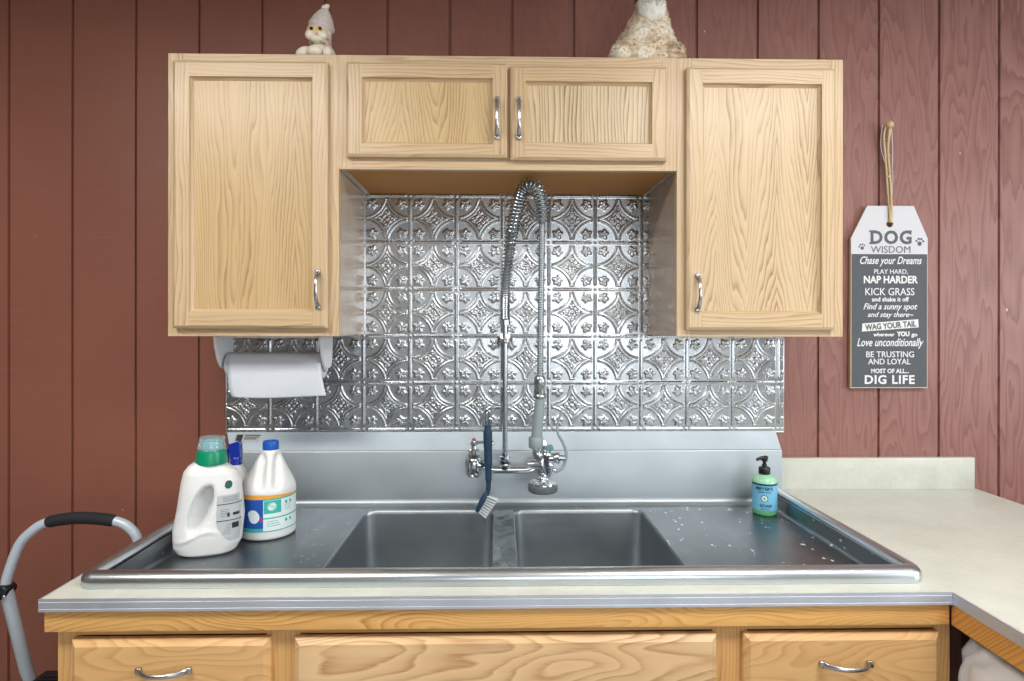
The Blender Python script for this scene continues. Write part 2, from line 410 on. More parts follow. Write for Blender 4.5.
# ------------------------------------------------------------------ room shell
GR = [-0.1768+0.2043*k for k in range(-13, 16)]
bm = B(); XL, XR, H = -2.6, 3.2, 2.6
xs = [XL]
prof = [(XL, 0)]
for g in GR:
    if XL+.02 < g < XR-.02: prof += [(g-.0048, 0), (g-.0035, .009), (g+.0035, .009), (g+.0048, 0)]
prof.append((XR, 0))
for i in range(len(prof)-1):
    a, b = prof[i], prof[i+1]
    bm.faces.new([bm.verts.new(p) for p in ((a[0], a[1], 0), (b[0], b[1], 0), (b[0], b[1], H), (a[0], a[1], H))])
b2 = B(); box(b2, XL, XR, .012, .10, 0, H); merge(bm, b2, 0)
struct(obj('wall_back', bm, m_wall, smooth=0, recalc=False))
bm = B(); box(bm, XL-.1, XL, -4.6, .1, 0, H); struct(obj('wall_left', bm, m_sidewall))
# right wall with a window opening
bm = B()
for y0, y1, z0, z1 in ((-4.6, -2.85, 0, H), (-1.15, .1, 0, H), (-2.85, -1.15, 0, 1.05), (-2.85, -1.15, 2.2, H)): box(bm, XR, XR+.1, y0, y1, z0, z1)
struct(obj('wall_right', bm, m_sidewall))
bm = B()
for x0, x1, z0, z1 in ((XL, -.2, 0, H), (2.0, XR, 0, H), (-.2, 2.0, 0, 1.0), (-.2, 2.0, 2.1, H)): box(bm, x0, x1, -4.7, -4.6, z0, z1)
struct(obj('wall_front', bm, m_rearwall))
bm = B(); box(bm, XL-.1, XR+.1, -4.7, .1, -.05, 0); struct(obj('floor', bm, m_floor))
bm = B(); box(bm, XL-.1, XR+.1, -4.7, .1, H, H+.05); struct(obj('ceiling', bm, m_ceil))
def window(name, ax, c0, c1, z0, z1, pos):
    bm = B(); t = .05
    def bx(a0, a1, b0, b1, d=.05):
        if ax == 'x': box(bm, a0, a1, pos-.03, pos+d, b0, b1, .003)
        else: box(bm, pos-d, pos+.03, a0, a1, b0, b1, .003)
    bx(c0, c1, z0, z0+t); bx(c0, c1, z1-t, z1); bx(c0, c0+t, z0, z1); bx(c1-t, c1, z0, z1); bx((c0+c1)/2-.02, (c0+c1)/2+.02, z0, z1)
    o = struct(obj(name, bm, m_white_plastic))
    bm = B()
    if ax == 'x': box(bm, c0+.01, c1-.01, pos-.03, pos-.024, z0+.01, z1-.01)
    else: box(bm, pos+.024, pos+.03, c0+.01, c1-.01, z0+.01, z1-.01)
    obj('window_pane', bm, m_sky, o)
window('window_1', 'y', -2.85, -1.15, 1.05, 2.2, XR+.02)
window('window_2', 'x', -.2, 2.0, 1.0, 2.1, -4.62)
for i, (lx, ly) in enumerate(LAMPS):
    t = thing('ceiling_light', ('flat white ceiling light panel near the left end of the room', 'flat white ceiling light panel near the right wall window')[i], 'light', (lx, ly, 2.56), 'ceiling light panels')
    bm = B(); box(bm, lx-.6, lx+.6, ly-.3, ly+.3, 2.565, 2.6, .004); obj('housing', bm, m_white_plastic, t)
    bm = B(); box(bm, lx-.56, lx+.56, ly-.26, ly+.26, 2.555, 2.566, .002); obj('diffuser', bm, m_glow, t)

# ------------------------------------------------------------------ pressed tin backsplash (real relief)
TX, TZ = .1524, .1537
def tin():
    step = .00155
    x0, x1, z0, z1 = -.9042, .9318, 1.0885, 1.8735
    nx = int((x1-x0)/step)+1; nz = int((z1-z0)/step)+1
    X, Z = np.meshgrid(np.linspace(x0, x1, nx), np.linspace(z0, z1, nz))
    u = ((X+.0023)/TX) % 1.0 - .5; v = ((Z-1.0986)/TZ) % 1.0 - .5
    a, b = np.abs(u), np.abs(v)
    g = lambda d, wd: np.exp(-(d/wd)**2)
    h = np.zeros_like(X)
    # rails between the squares: two fine beads, ending short of the corner studs
    for p, q in ((a, b), (b, a)):
        e = .5-p; m = 1/(1+np.exp((q-.41)/.008))
        h += .0016*g(e-.0, .022)*m
    r = np.hypot(.5-a, .5-b)
    h += .0018*g(r-.0, .020)
    # concave diamond: double bead along arcs centred on the corners
    lim = (1/(1+np.exp((np.maximum(a, b)-.425)/.006)))
    h += (.0017*g(r-.478, .012)+.0017*g(r-.545, .012)+.0007*g(r-.510, .035))*lim
    # small truncated tips
    h += .0014*g(np.maximum(a, b)-.425, .010)/(1+np.exp((np.minimum(a, b)-.045)/.006))
    # leaves in the corners
    lu, lv = a-.315, b-.315; lr = np.hypot(lu, lv); th = np.arctan2(lv, lu)-PI/4
    edge = .090*(1+.20*np.cos(5*th)+.10*np.cos(3*th+PI))
    h += .0018/(1+np.exp((lr-edge)/.007)) - .0010*g(np.abs(lu-lv), .009)/(1+np.exp((lr-.07)/.006)) + .0006*np.sin(th*5)*g(lr-.045,.02)
    # centre rosette: four petals on the axes, four on the diagonals, a button
    cr = np.hypot(u, v)
    for (pu, pv, s) in ((.130, 0, .052), (0, .130, .052)):
        d = np.hypot((a-pu)/1.0, (b-pv)/1.0); h += .0018/(1+np.exp((d-s)/.006)) - .0012*g(d, .016)
    dd = np.hypot(a-.060, b-.060); h += .0013/(1+np.exp((dd-.026)/.005))
    h += .0020/(1+np.exp((cr-.030)/.005))
    # slight unevenness of the sheets
    h += .0006*np.sin(X*21+1.3)*np.sin(Z*17+.4)
    Y = -.003-h*1.55
    co = np.stack([X, Y, Z], -1).reshape(-1, 3)
    i = np.arange(nz-1)[:, None]*nx+np.arange(nx-1)[None, :]
    xc = (X[:-1, :-1]+X[1:, 1:])/2; zc = (Z[:-1, :-1]+Z[1:, 1:])/2
    keep = (zc < 1.412) | ((xc > -.4560) & (xc < .4805))
    f = np.stack([i, i+1, i+1+nx, i+nx], -1)[keep]
    used = np.zeros(nx*nz, bool); used[f.ravel()] = True; idx = np.cumsum(used)-1
    co = co[used]; f = idx[f]
    me = bpy.data.meshes.new('tin_backsplash')
    me.vertices.add(len(co)); me.vertices.foreach_set('co', (co-np.array([0, 0, 1.0885])).ravel().astype(np.float32))
    me.loops.add(f.size); me.loops.foreach_set('vertex_index', f.ravel().astype(np.int32))
    me.polygons.add(len(f)); me.polygons.foreach_set('loop_start', (np.arange(len(f))*4).astype(np.int32))
    me.polygons.foreach_set('loop_total', np.full(len(f), 4, np.int32)); me.polygons.foreach_set('use_smooth', np.ones(len(f), bool))
    me.update(calc_edges=True); me.materials.append(m_tin)
    o = bpy.data.objects.new('tin_backsplash', me); C.objects.link(o); o.location = (0, 0, 1.0885)
    return o
t = tag(tin(), 'silver pressed tin backsplash embossed with squares behind the faucet', 'backsplash')
bm = B(); 
box(bm, -.9075, -.9035, -.0045, -.0005, 1.0875, 1.40, .001); box(bm, .930, .9335, -.0045, -.0005, 1.0875, 1.40, .001)
box(bm, -.9075, .9335, -.0045, -.0005, 1.086, 1.0895, .001)
obj('edge_trim', bm, m_rim, t)

# ------------------------------------------------------------------ cabinets
def handle(name, c, length, parent, vertical=True):
    """bowed satin pull with flared feet"""
    bm = B(); L = length/2; pts = []
    for i in range(17):
        s = -1+2*i/16; out = .022*(1-abs(s)**2.6); pts.append((s*L, -out-.004))
    wid = []
    b2 = B(); rings = []
    for i, (s, o) in enumerate(pts):
        k = abs(s)/L; wd = .0045+.0028*k**3; th = .0032+.0015*k**4
        ring = []
        for a in range(10):
            an = 2*PI*a/10; ring.append(b2.verts.new((wd*math.cos(an), o+th*math.sin(an), s)))
        rings.append(ring)
    for i in range(len(rings)-1):
        for k in range(10): b2.faces.new((rings[i][k], rings[i][(k+1) % 10], rings[i+1][(k+1) % 10], rings[i+1][k]))
    b2.faces.new(rings[0]); b2.faces.new(rings[-1])
    for s in (-1, 1): box(b2, -.0068, .0068, -.008, 0, s*L-.006, s*L+.006, .002)
    rot = Matrix.Identity(4) if vertical else Matrix.Rotation(PI/2, 4, 'Y')
    bmesh.ops.transform(b2, verts=b2.verts[:], matrix=Matrix.Translation(c) @ rot)
    merge(bm, b2, 0)
    return obj(name, bm, m_nickel, parent, smooth=50)

def door(x0, x1, z0, z1, ix0, ix1, iz0, iz1, yf, thick, mats, parent, hc=None, hl=.1):
    """frame-and-panel door: mats = stile, rail, panel; yf = cabinet face"""
    yb = yf; ym = yf-thick+.005; yt = yf-thick; ch = .007; yp = yf-thick+.0135; ci = .0075
    bm = B()
    def q(pts, mi): bm.faces.new([bm.verts.new(p) for p in pts]).material_index = mi
    def ring(r0, y0, r1, y1):
        (a0, a1, c0, c1), (b0, b1, d0, d1) = r0, r1
        q(((a0, y0, c0), (a0, y0, c1), (b0, y1, d1), (b0, y1, d0)), 0); q(((a1, y0, c0), (b1, y1, d0), (b1, y1, d1), (a1, y0, c1)), 0)
        q(((a0, y0, c0), (b0, y1, d0), (b1, y1, d0), (a1, y0, c0)), 1); q(((a0, y0, c1), (a1, y0, c1), (b1, y1, d1), (b0, y1, d1)), 1)
    R0 = (x0, x1, z0, z1); R2 = (x0+ch, x1-ch, z0+ch, z1-ch)
    R3 = (ix0-ci, ix1+ci, iz0-ci, iz1+ci); R3b = (ix0-ci+.002, ix1+ci-.002, iz0-ci+.002, iz1+ci-.002); R4 = (ix0, ix1, iz0, iz1)
    ring(R0, yb, R0, ym); ring(R0, ym, R2, yt)
    ring(R3, yt, R3b, yt+.007); ring(R3b, yt+.007, R4, yp)
    q(((R2[0], yt, R2[2]), (R3[0], yt, R2[2]), (R3[0], yt, R2[3]), (R2[0], yt, R2[3])), 0)
    q(((R3[1], yt, R2[2]), (R2[1], yt, R2[2]), (R2[1], yt, R2[3]), (R3[1], yt, R2[3])), 0)
    q(((R3[0], yt, R2[2]), (R3[1], yt, R2[2]), (R3[1], yt, R3[2]), (R3[0], yt, R3[2])), 1)
    q(((R3[0], yt, R3[3]), (R3[1], yt, R3[3]), (R3[1], yt, R2[3]), (R3[0], yt, R2[3])), 1)
    q(((ix0, yp, iz0), (ix1, yp, iz0), (ix1, yp, iz1), (ix0, yp, iz1)), 2)
    q(((x0, yb, z0), (x0, yb, z1), (x1, yb, z1), (x1, yb, z0)), 0)
    d = bpy.data.objects.new('door_pivot', None)
    me = bpy.data.meshes.new('door'); o = bpy.data.objects.new('door', me)
    base = Vector(((x0+x1)/2, yf, z0)); bpy.data.objects.remove(d)
    for f in bm.faces: f.smooth = False
    par = Vector(parent.location)
    bmesh.ops.translate(bm, verts=bm.verts[:], vec=-base); bm.to_mesh(me); bm.free()
    for m in mats: me.materials.append(m)
    C.objects.link(o); o.parent = parent; o.location = base-par
    if hc: handle('handle', Vector(hc) - Vector((0, 0, 0)), hl, o)
    return o

ZT, ZB, YF = 2.183, 1.4095, -.32
def wall_cab(name, label, x0, x1, z0, sides):
    t = thing(name, label, 'cabinet', ((x0+x1)/2, -.16, z0), 'oak wall cabinets above the sink')
    e = .0008
    bm = B()
    # carcass: two sides, top, bottom, back
    box(bm, x0+e, x0+.016, YF+.019, -.004, z0, ZT, .0006, 1, 0); box(bm, x1-.016, x1-e, YF+.019, -.004, z0, ZT, .0006, 1, 0)
    box(bm, x0+.016, x1-.016, YF+.019, -.004, ZT-.016, ZT, 0, 1, 1); box(bm, x0+.016, x1-.016, YF+.019, -.004, z0+.004, z0+.016, 0, 1, 1)
    box(bm, x0+.016, x1-.016, -.012, -.004, z0+.016, ZT-.016, 0, 1, 1)
    obj('carcass', bm, [m_side, m_under], t, smooth=0)
    return t
m_side = oak('grey_washed_cabinet_side', 'z', S(186, 168, 148), S(140, 118, 96), contrast=.45, rough=.24)
# left
tL = wall_cab('wall_cabinet', 'tall oak wall cabinet on the left, above the paper towel holder', -.9185, -.4545, ZB, None)
def frame_part(t, x0, x1, z0, z1, st_l, st_r, rail_t, rail_b, mv, mh, extra=()):
    bm = B()
    box(bm, x0, x0+st_l, YF, YF+.019, z0, z1, .0008, 1, 0); box(bm, x1-st_r, x1, YF, YF+.019, z0, z1, .0008, 1, 0)
    box(bm, x0+st_l, x1-st_r, YF, YF+.019, z1-rail_t, z1, .0008, 1, 1); box(bm, x0+st_l, x1-st_r, YF, YF+.019, z0, z0+rail_b, .0008, 1, 1)
    for a in extra: box(bm, *a)
    return obj('face_frame', bm, [mv, mh], t, smooth=0)
frame_part(tL, -.9185, -.4545, ZB, ZT, .04, .04, .04, .038, m_oak_v, m_oak_x)
door(-.8960, -.4805, 1.4315, 2.1560, -.8437, -.5275, 1.484, 2.105, YF, .021, (m_oak_v, m_oak_x, m_panel_a), tL, (-.5035, YF-.021, 1.537), .094)
# middle
ZM = 1.869
tM = wall_cab('wall_cabinet', 'short wide oak wall cabinet with two doors above the faucet', -.4545, .479, ZM, None)
frame_part(tM, -.4545, .479, ZM, ZT, .036, .04, .036, .034, m_oak_v, m_oak_x, [(.0115-.018, .0115+.018, YF, YF+.019, ZM+.034, ZT-.036, .0008, 1, 0)])
door(-.4300, .0075, 1.8990, 2.1560, -.3802, -.0391, 1.9413, 2.1067, YF, .021, (m_oak_v, m_oak_x, m_panel_c), tM, (-.0201, YF-.021, 2.004), .104)
door(.0165, .4470, 1.8930, 2.1500, .0641, .3978, 1.9444, 2.0998, YF, .021, (m_oak_v, m_oak_x, m_panel_d), tM, (.0397, YF-.021, 2.004), .104)
# right
tR = wall_cab('wall_cabinet', 'tall oak wall cabinet on the right with cathedral grain, beside the hanging sign', .479, .9455, ZB, None)
frame_part(tR, .479, .9455, ZB, ZT, .04, .04, .04, .038, m_oak_v, m_oak_x)
door(.5015, .9150, 1.4290, 2.1500, .5515, .8675, 1.4807, 2.0987, YF, .021, (m_oak_v, m_oak_x, m_panel_b), tR, (.5300, YF-.021, 1.530), .092)

# ------------------------------------------------------------------ base cabinet
YB = -.742
tB = thing('base_cabinet', 'long golden oak base cabinet with three drawer fronts under the sink', 'cabinet', (0, -.36, 0))
bm = B()
box(bm, -.903, -.885, YB+.019, -.004, .1, .8745, 0, 1, 0); box(bm, .905, .923, YB+.019, -.004, .1, .8745, 0, 1, 0)
box(bm, -.885, .905, YB+.019, -.004, .1, .118, 0, 1, 1); box(bm, -.885, .905, -.016, -.004, .118, .60, 0, 1, 1); box(bm, -.885, .905, YB+.08, YB+.095, 0, .1, 0, 1, 1)
obj('carcass', bm, [m_gold_v, m_gold_x], tB, smooth=0)
bm = B()
for x0, x1 in ((-.9045, -.866), (-.486, -.418), (.426, .500), (.890, .9245)): box(bm, x0, x1, YB, YB+.019, .1, .8745, .0008, 1, 0)
for x0, x1 in ((-.866, -.486), (-.418, .426), (.500, .890)):
    box(bm, x0, x1, YB, YB+.019, .812, .8745, .0008, 1, 1); box(bm, x0, x1, YB, YB+.019, .60, .64, .0008, 1, 1); box(bm, x0, x1, YB, YB+.019, .1, .14, .0008, 1, 1)
obj('face_frame', bm, [m_gold_v, m_gold_x], tB, smooth=0)
def front(name, x0, x1, z0, z1, mat, hx=None):
    bm = B(); y0 = YB; yt = YB-.020; c = .012
    def R(a, y): return [bm.verts.new(p) for p in ((x0+a, y, z0+a), (x1-a, y, z0+a), (x1-a, y, z1-a), (x0+a, y, z1-a))]
    rs = [R(0, y0-.0005), R(0, y0-.010), R(.002, y0-.0125), R(c, yt), ]
    bm.faces.new(rs[0]); bm.faces.new(rs[-1])
    for i in range(3):
        for k in range(4): bm.faces.new((rs[i][k], rs[i][(k+1) % 4], rs[i+1][(k+1) % 4], rs[i+1][k]))
    o = obj(name, bm, mat, tB, smooth=0)
    if hx is not None: handle('handle', (hx, yt, .752), .098, o, vertical=False)
    return o
front('drawer_front', -.869, -.473, .636, .810, m_drawer, -.680)
front('false_front', -.4255, .432, .636, .810, m_drawer2)
front('drawer_front', .487, .893, .636, .810, m_drawer, .693)
for x0, x1 in ((-.879, -.4785), (-.430, .001), (.007, .438), (.503, .900)):
    door(x0, x1, .13, .608, x0+.05, x1-.05, .18, .56, YB, .02, (m_gold_v, m_gold_x, m_panel_a), tB)

# apron strips under the worktop
bm = B(); box(bm, -.9145, .9060, -.765, YB-.0005, .8300, .8742, .0015)
tag(obj('wooden_apron', bm, m_pine), 'straight golden pine strip under the long front edge of the worktop', 'trim')

# ------------------------------------------------------------------ worktop (L-shaped laminate)
tW = thing('worktop', 'cream laminate L-shaped worktop around the steel sink with grey metal edge', 'worktop', (0, -.4, .8745))
ZC = .8995
bm = B(); YE = -.7715
SX0, SX1, SY0, SY1 = -.874, .874, -.715, -.02     # cut-out for the sink
PX1, PYE = 1.571, -1.75
zb_ = ZC-.024
for x0, x1, y0, y1 in ((-.9155, SX0, YE, -.002), (SX0, SX1, YE, SY0), (SX1, .9085, YE, -.002), (.9085, PX1, PYE, -.002)):
    b2 = B(); box(b2, x0, x1, y0, y1, zb_, ZC); merge(bm, b2, 0)
bmesh.ops.remove_doubles(bm, verts=bm.verts[:], dist=.0001)
obj('top', bm, m_lam, tW, smooth=0)
def ribbed(bm, pts, zt, zb):
    """metal strip following pts (xy), with two fine grooves"""
    zs = [(zt, 0), (zt, -.0030), (zt-.0050, -.0030), (zt-.0056, -.0025), (zt-.0062, -.0030), (zb+.0062, -.0030), (zb+.0056, -.0025), (zb+.0050, -.0030), (zb, -.0030), (zb, 0)]
    cols = []
    for i, p in enumerate(pts):
        nrm = Vector((0, 0))
        for a, b in ((i-1, i), (i, i+1)):
            if a < 0 or b >= len(pts): continue
            d = (Vector(pts[b])-Vector(pts[a])).normalized(); nrm += Vector((d.y, -d.x))
        if i not in (0, len(pts)-1): pass
        cols.append([bm.verts.new((p[0]-nrm.x*o, p[1]-nrm.y*o, z)) for z, o in zs])
    for i in range(len(cols)-1):
        for k in range(len(zs)-1): bm.faces.new((cols[i][k], cols[i+1][k], cols[i+1][k+1], cols[i][k+1]))
bm = B(); ribbed(bm, [(PX1-.0, PYE), (.9085, PYE), (.9085, YE), (-.9155, YE), (-.9155, -.002)][::-1], ZC+.0001, ZC-.0250)
# strip outward offset
obj('metal_edge', bm, m_edge, tW, smooth=0)
bm = B(); box(bm, .9080, 1.5650, -.0205, -.001, ZC, 1.0035, .002); plabel(obj('upstand', bm, m_lam, tW), 'low cream laminate upstand')
bm = B(); 
prism(bm, [(-.7655, .8300), (-1.74, .8300), (-1.74, .8742), (-.7655, .8742)], .9100, .929, plane='yz')
tag(obj('wooden_apron', bm, m_pine_y), 'golden wooden strip under the peninsula edge, running toward the viewer', 'trim')
m_pine_y.node_tree.nodes  # grain runs along y for this strip
# peninsula base: right-hand panel, back shelf
tP = thing('peninsula_base', 'oak panelled open base under the right-hand peninsula', 'cabinet', (1.25, -.9, 0))
bm = B(); box(bm, 1.535, 1.555, -1.70, -.004, 0, .8742, .001); obj('end_panel', bm, m_gold_v, tP)
bm = B(); box(bm, .93, 1.535, -1.70, -.004, .06, .08, .001); obj('shelf', bm, m_gold_x, tP)

# ------------------------------------------------------------------ sink
tS = thing('steel_sink', 'large two-bowl stainless steel sink with drainboards and tall back', 'sink', (0, -.36, .865))
ZD = .866; ZR = .9305
DX0, DX1 = -.838, .855; DYF, DYB = -.690, -.058
# back splash: cove, vertical face, sloped return, folded ends
bm = B(); prof = [(-.075, ZD), (-.068, ZD+.0010), (-.060, ZD+.0045), (-.0545, ZD+.011), (-.053, ZD+.020), (-.0515, 1.0340), (-.0500, 1.0372), (-.0470, 1.0390), (-.004, 1.0905), (-.0035, 1.0870)]
xa = lambda y: -.9010-0*y
rows = []
for y, z in prof:
    xl = -.8720-(.030 if z > 1.0395 else 0.0); xr = .9035 + (.0015 if z > 1.0395 else 0.0)
    rows.append([bm.verts.new((x, y, z)) for x in (xl, -.45, 0, .45, xr)])
for i in range(len(rows)-1):
    for k in range(4): bm.faces.new((rows[i][k], rows[i][k+1], rows[i+1][k+1], rows[i+1][k]))
for k in (0, 4):
    back = [bm.verts.new((rows[i][k].co.x, -.0035, rows[i][k].co.z)) for i in (0, len(rows)-2)]
    bm.faces.new([rows[i][k] for i in range(len(rows)-1)]+[back[1], back[0]])
for f in bm.faces:
    if f.calc_center_median().z > 1.0392: f.material_index = 1
obj('splash_back', bm, [m_splash, m_return], tS, smooth=35)
# deck with two bowl openings
BZ = .625
bowls = [(-.4305, -.0275), (.0295, .4335)]; BY0, BY1 = -.668, -.112
def rrect(x0, x1, y0, y1, r, z, n=6):
    out = []
    for cx_, cy_, a0 in ((x1-r, y1-r, 0), (x0+r, y1-r, 90), (x0+r, y0+r, 180), (x1-r, y0+r, 270)):
        for i in range(n+1):
            a = math.radians(a0+90*i/n); out.append((cx_+r*math.cos(a), cy_+r*math.sin(a), z))
    return out
bm = B()
# deck built as rectangles around the bowls plus corner webs
def fq(pts): bm.faces.new([bm.verts.new(p) for p in pts])
def rect(x0, x1, y0, y1): fq(((x0, y0, ZD), (x1, y0, ZD), (x1, y1, ZD), (x0, y1, ZD)))
DE = -.075
rect(DX0+.012, bowls[0][0], DYF, DE); rect(bowls[1][1], DX1-.012, DYF, DE)
for bx0, bx1 in bowls:
    rect(bx0, bx1, BY1, DE); rect(bx0, bx1, DYF, BY0)
    loop = rrect(bx0, bx1, BY0, BY1, .035, ZD)
    k = 7
    for ci, corner in enumerate(((bx1, BY1), (bx0, BY1), (bx0, BY0), (bx1, BY0))):
        seg = loop[ci*k:(ci+1)*k]
        for i in range(k-1): fq(((corner[0], corner[1], ZD), seg[i+1], seg[i]))
obj_deck = None
# coved skirts up to the rim: left, right, front
def skirt(pts_fn, n):
    pass
cove = [(0, 0), (.006, .0008), (.010, .004), (.012, .010), (.0135, .050)]
for s, xe in ((-1, DX0+.012), (1, DX1-.012)):
    for i in range(len(cove)-1):
        a, b = cove[i], cove[i+1]
        fq(((xe+s*a[0], DYF, ZD+a[1]), (xe+s*b[0], DYF, ZD+b[1]), (xe+s*b[0], -.060, ZD+b[1]), (xe+s*a[0], -.060, ZD+a[1])))
for i in range(len(cove)-1):
    a, b = cove[i], cove[i+1]
    fq(((DX0, DYF-a[0], ZD+a[1]), (DX1, DYF-a[0], ZD+a[1]), (DX1, DYF-b[0], ZD+b[1]), (DX0, DYF-b[0], ZD+b[1])))
fq(((bowls[0][1], DYF, ZD), (bowls[1][0], DYF, ZD), (bowls[1][0], BY0, ZD), (bowls[0][1], BY0, ZD)))
fq(((bowls[0][1], BY1, ZD), (bowls[1][0], BY1, ZD), (bowls[1][0], DE, ZD), (bowls[0][1], DE, ZD)))
bmesh.ops.remove_doubles(bm, verts=bm.verts[:], dist=.0002)
for f in bm.faces:
    f.normal_update(); c_ = f.calc_center_median(); to = Vector((0, -.35, 3))-c_
    if f.normal.dot(to) < 0: f.normal_flip()
obj('drainboard', bm, m_deck, tS, smooth=50, recalc=False)
# divider strip between the bowls, slightly dished
bm = B(); nx_, ny_ = 8, 40; g = []
for j in range(ny_+1):
    y = BY0+(BY1-BY0)*j/ny_; row = []
    for i in range(nx_+1):
        x = bowls[0][1]+(bowls[1][0]-bowls[0][1])*i/nx_; s = math.sin(PI*i/nx_)
        row.append(bm.verts.new((x, y, ZD-.004*s*math.sin(PI*j/ny_)+.0035*s*mnoise.noise(Vector((x*45, y*45, 0))))))
    g.append(row)
for j in range(ny_):
    for i in range(nx_): bm.faces.new((g[j][i], g[j][i+1], g[j+1][i+1], g[j+1][i]))
obj('divider', bm, m_divider, tS, smooth=60)
for bx0, bx1 in bowls:
    bm = B(); levels = [(0, 0, .035), (.0035, -.004, .034), (.004, -.012, .034), (.006, BZ-ZD+.05, .045), (.012, BZ-ZD+.02, .05), (.035, BZ-ZD+.003, .05), (.06, BZ-ZD, .04)]
    rs = [[bm.verts.new(p) for p in rrect(bx0+i_, bx1-i_, BY0+i_, BY1-i_, r, ZD+dz)] for i_, dz, r in levels]
    for i in range(len(rs)-1):
        L = len(rs[i])
        for k in range(L): bm.faces.new((rs[i][k], rs[i][(k+1) % L], rs[i+1][(k+1) % L], rs[i+1][k]))
    bm.faces.new(rs[-1])
    b_ = obj('bowl', bm, m_basin, tS, smooth=50)
    bm = B(); lathe(bm, ((bx0+bx1)/2, (BY0+BY1)/2, BZ+.0005), [(.001, 0), (.04, 0), (.052, .002), (.055, .0005)], 28); obj('drain', bm, m_chrome, b_)
# rolled rim
def rim():
    bm = B()
    prof = []                      # (outward offset, z)
    r = .0175
    prof.append((-.0175, ZR-.018))
    for i in range(13):
        a = math.radians(180-180*i/12); prof.append((r*math.cos(a), ZR-r+r*math.sin(a)*1.0))
    prof += [(r+.0005, ZR-.026), (r-.001, ZC+.0005)]
    xl, xr, yf, yb = -.8665, .8735, -.7105, -.052
    rad = .018; path = []
    path.append((xl, yb, -1, 0))
    for i in range(7):
        a = math.radians(180+90*i/6); path.append((xl+rad+rad*math.cos(a), yf+rad+rad*math.sin(a), math.cos(a), math.sin(a)))
    for i in range(7):
        a = math.radians(270+90*i/6); path.append((xr-rad+rad*math.cos(a), yf+rad+rad*math.sin(a), math.cos(a), math.sin(a)))
    path.append((xr, yb, 1, 0))
    cols = [[bm.verts.new((x+nx*o, y+ny*(o*1.25 if o > 0 else o), z - (.006 if abs(nx) == 1 and y == yb else 0))) for o, z in prof] for x, y, nx, ny in path]
    for i in range(len(cols)-1):
        for k in range(len(prof)-1): bm.faces.new((cols[i][k], cols[i+1][k], cols[i+1][k+1], cols[i][k+1]))
    for c in (cols[0], cols[-1]): bm.faces.new(c)
    # welded cover filling the inner corner between roll and skirt
    return obj('rolled_rim', bm, m_rim, tS, smooth=60)
rim()
# maker's sticker on the sloped top of the splash
bm = B()
def slope(x, s):   # s = 0 front .. 1 wall on the sloped return
    return Vector((x, -.0470+.043*s, 1.0390+.0515*s))
def slope_quad(x0, x1, s0, s1, mi, off):
    nn = Vector((0, -.0515, .043)).normalized()*off
    bm.faces.new([bm.verts.new(slope(x, s)+nn) for x, s in ((x0, s0), (x1, s0), (x1, s1), (x0, s1))]).material_index = mi
slope_quad(-.872, -.790, .45, .93, 0, .0008)
slope_quad(-.866, -.846, .52, .86, 1, .0011)
for k in range(3): slope_quad(-.840, -.800+.006*k, .60+.10*k, .65+.10*k, 1, .0011)
obj('maker_sticker', bm, [m_label_grey, m_ink], tS, smooth=0, recalc=False)

# ------------------------------------------------------------------ pre-rinse faucet
tF = thing('faucet', 'tall chrome pre-rinse faucet with spring hose on the steel splash', 'faucet', (0, -.052, 1.0))
VX = -.092
for x in (VX-.002, .129):   # wall flanges and inlets
    bm = B()
    lathe(bm, (x, -.0515, 1.0), [(.001, 0), (.029, 0), (.029, -.004), (.024, -.010), (.017, -.014), (.016, -.05)], 28, axis='y')
    obj('wall_flange', bm, m_chrome, tF)
bm = B()
for x in (VX, .129):
    lathe(bm, (x, -.11, .968), [(.001, 0), (.017, .001), (.0225, .008), (.0235, .02), (.0225, .045), (.0200, .058), (.016, .062)], 24)
path = [(VX, -.11, 1.012), (VX+.022, -.11, 1.010), (VX+.038, -.11, 1.000), (VX+.055, -.11, .9925), (VX+.075, -.11, .991), (-.02, -.11, .991), (.05, -.11, .991), (.075, -.11, .9925), (.095, -.11, 1.0), (.112, -.11, 1.010), (.129, -.11, 1.012)]
tube(bm, spline(path, 5), [.016]*6+[.015, .013, .012, .0115, .0115]*1+[.0115]*(len(spline(path, 5))-21)+[.012, .013, .014, .015, .016, .0165, .017, .017, .017, .017], 16) if False else tube(bm, spline(path, 5), .0120, 16)
for x, s in ((VX+.030, 1), (.099, -1)):
    lathe(bm, (x-s*.016, -.11, 1.0065), [(.019, 0), (.0175, s*.012), (.0145, s*.026), (.0120, s*.040)], 18, axis='x')
obj('mixer_body', bm, m_chrome, tF)
bm = B()
lathe(bm, (VX, -.11, 1.030), [(.001, 0), (.018, 0), (.019, .004), (.019, .010), (.0155, .014), (.0155, .017), (.0175, .018), (.0175, .024), (.010, .027), (.008, .036), (.0115, .038), (.0125, .044), (.0115, .051), (.006, .054), (.001, .054)], 22)
o_ = obj('valve_bonnet', bm, m_chrome, tF)
bm = B(); tube(bm, [(VX, -.11, 1.0755), (VX+.02, -.112, 1.0765), (VX+.045, -.115, 1.0765), (VX+.062, -.117, 1.0765)], [.0075, .0055, .005, .0065], 14); ball(bm, (VX, -.11, 1.0765), .0105, sub=2)
hl_ = obj('lever_handle', bm, m_chrome, tF); bm = B(); ball(bm, (VX, -.11, 1.0865), .0065, (1, 1, .5), 2); obj('hot_marker', bm, m_red, hl_)
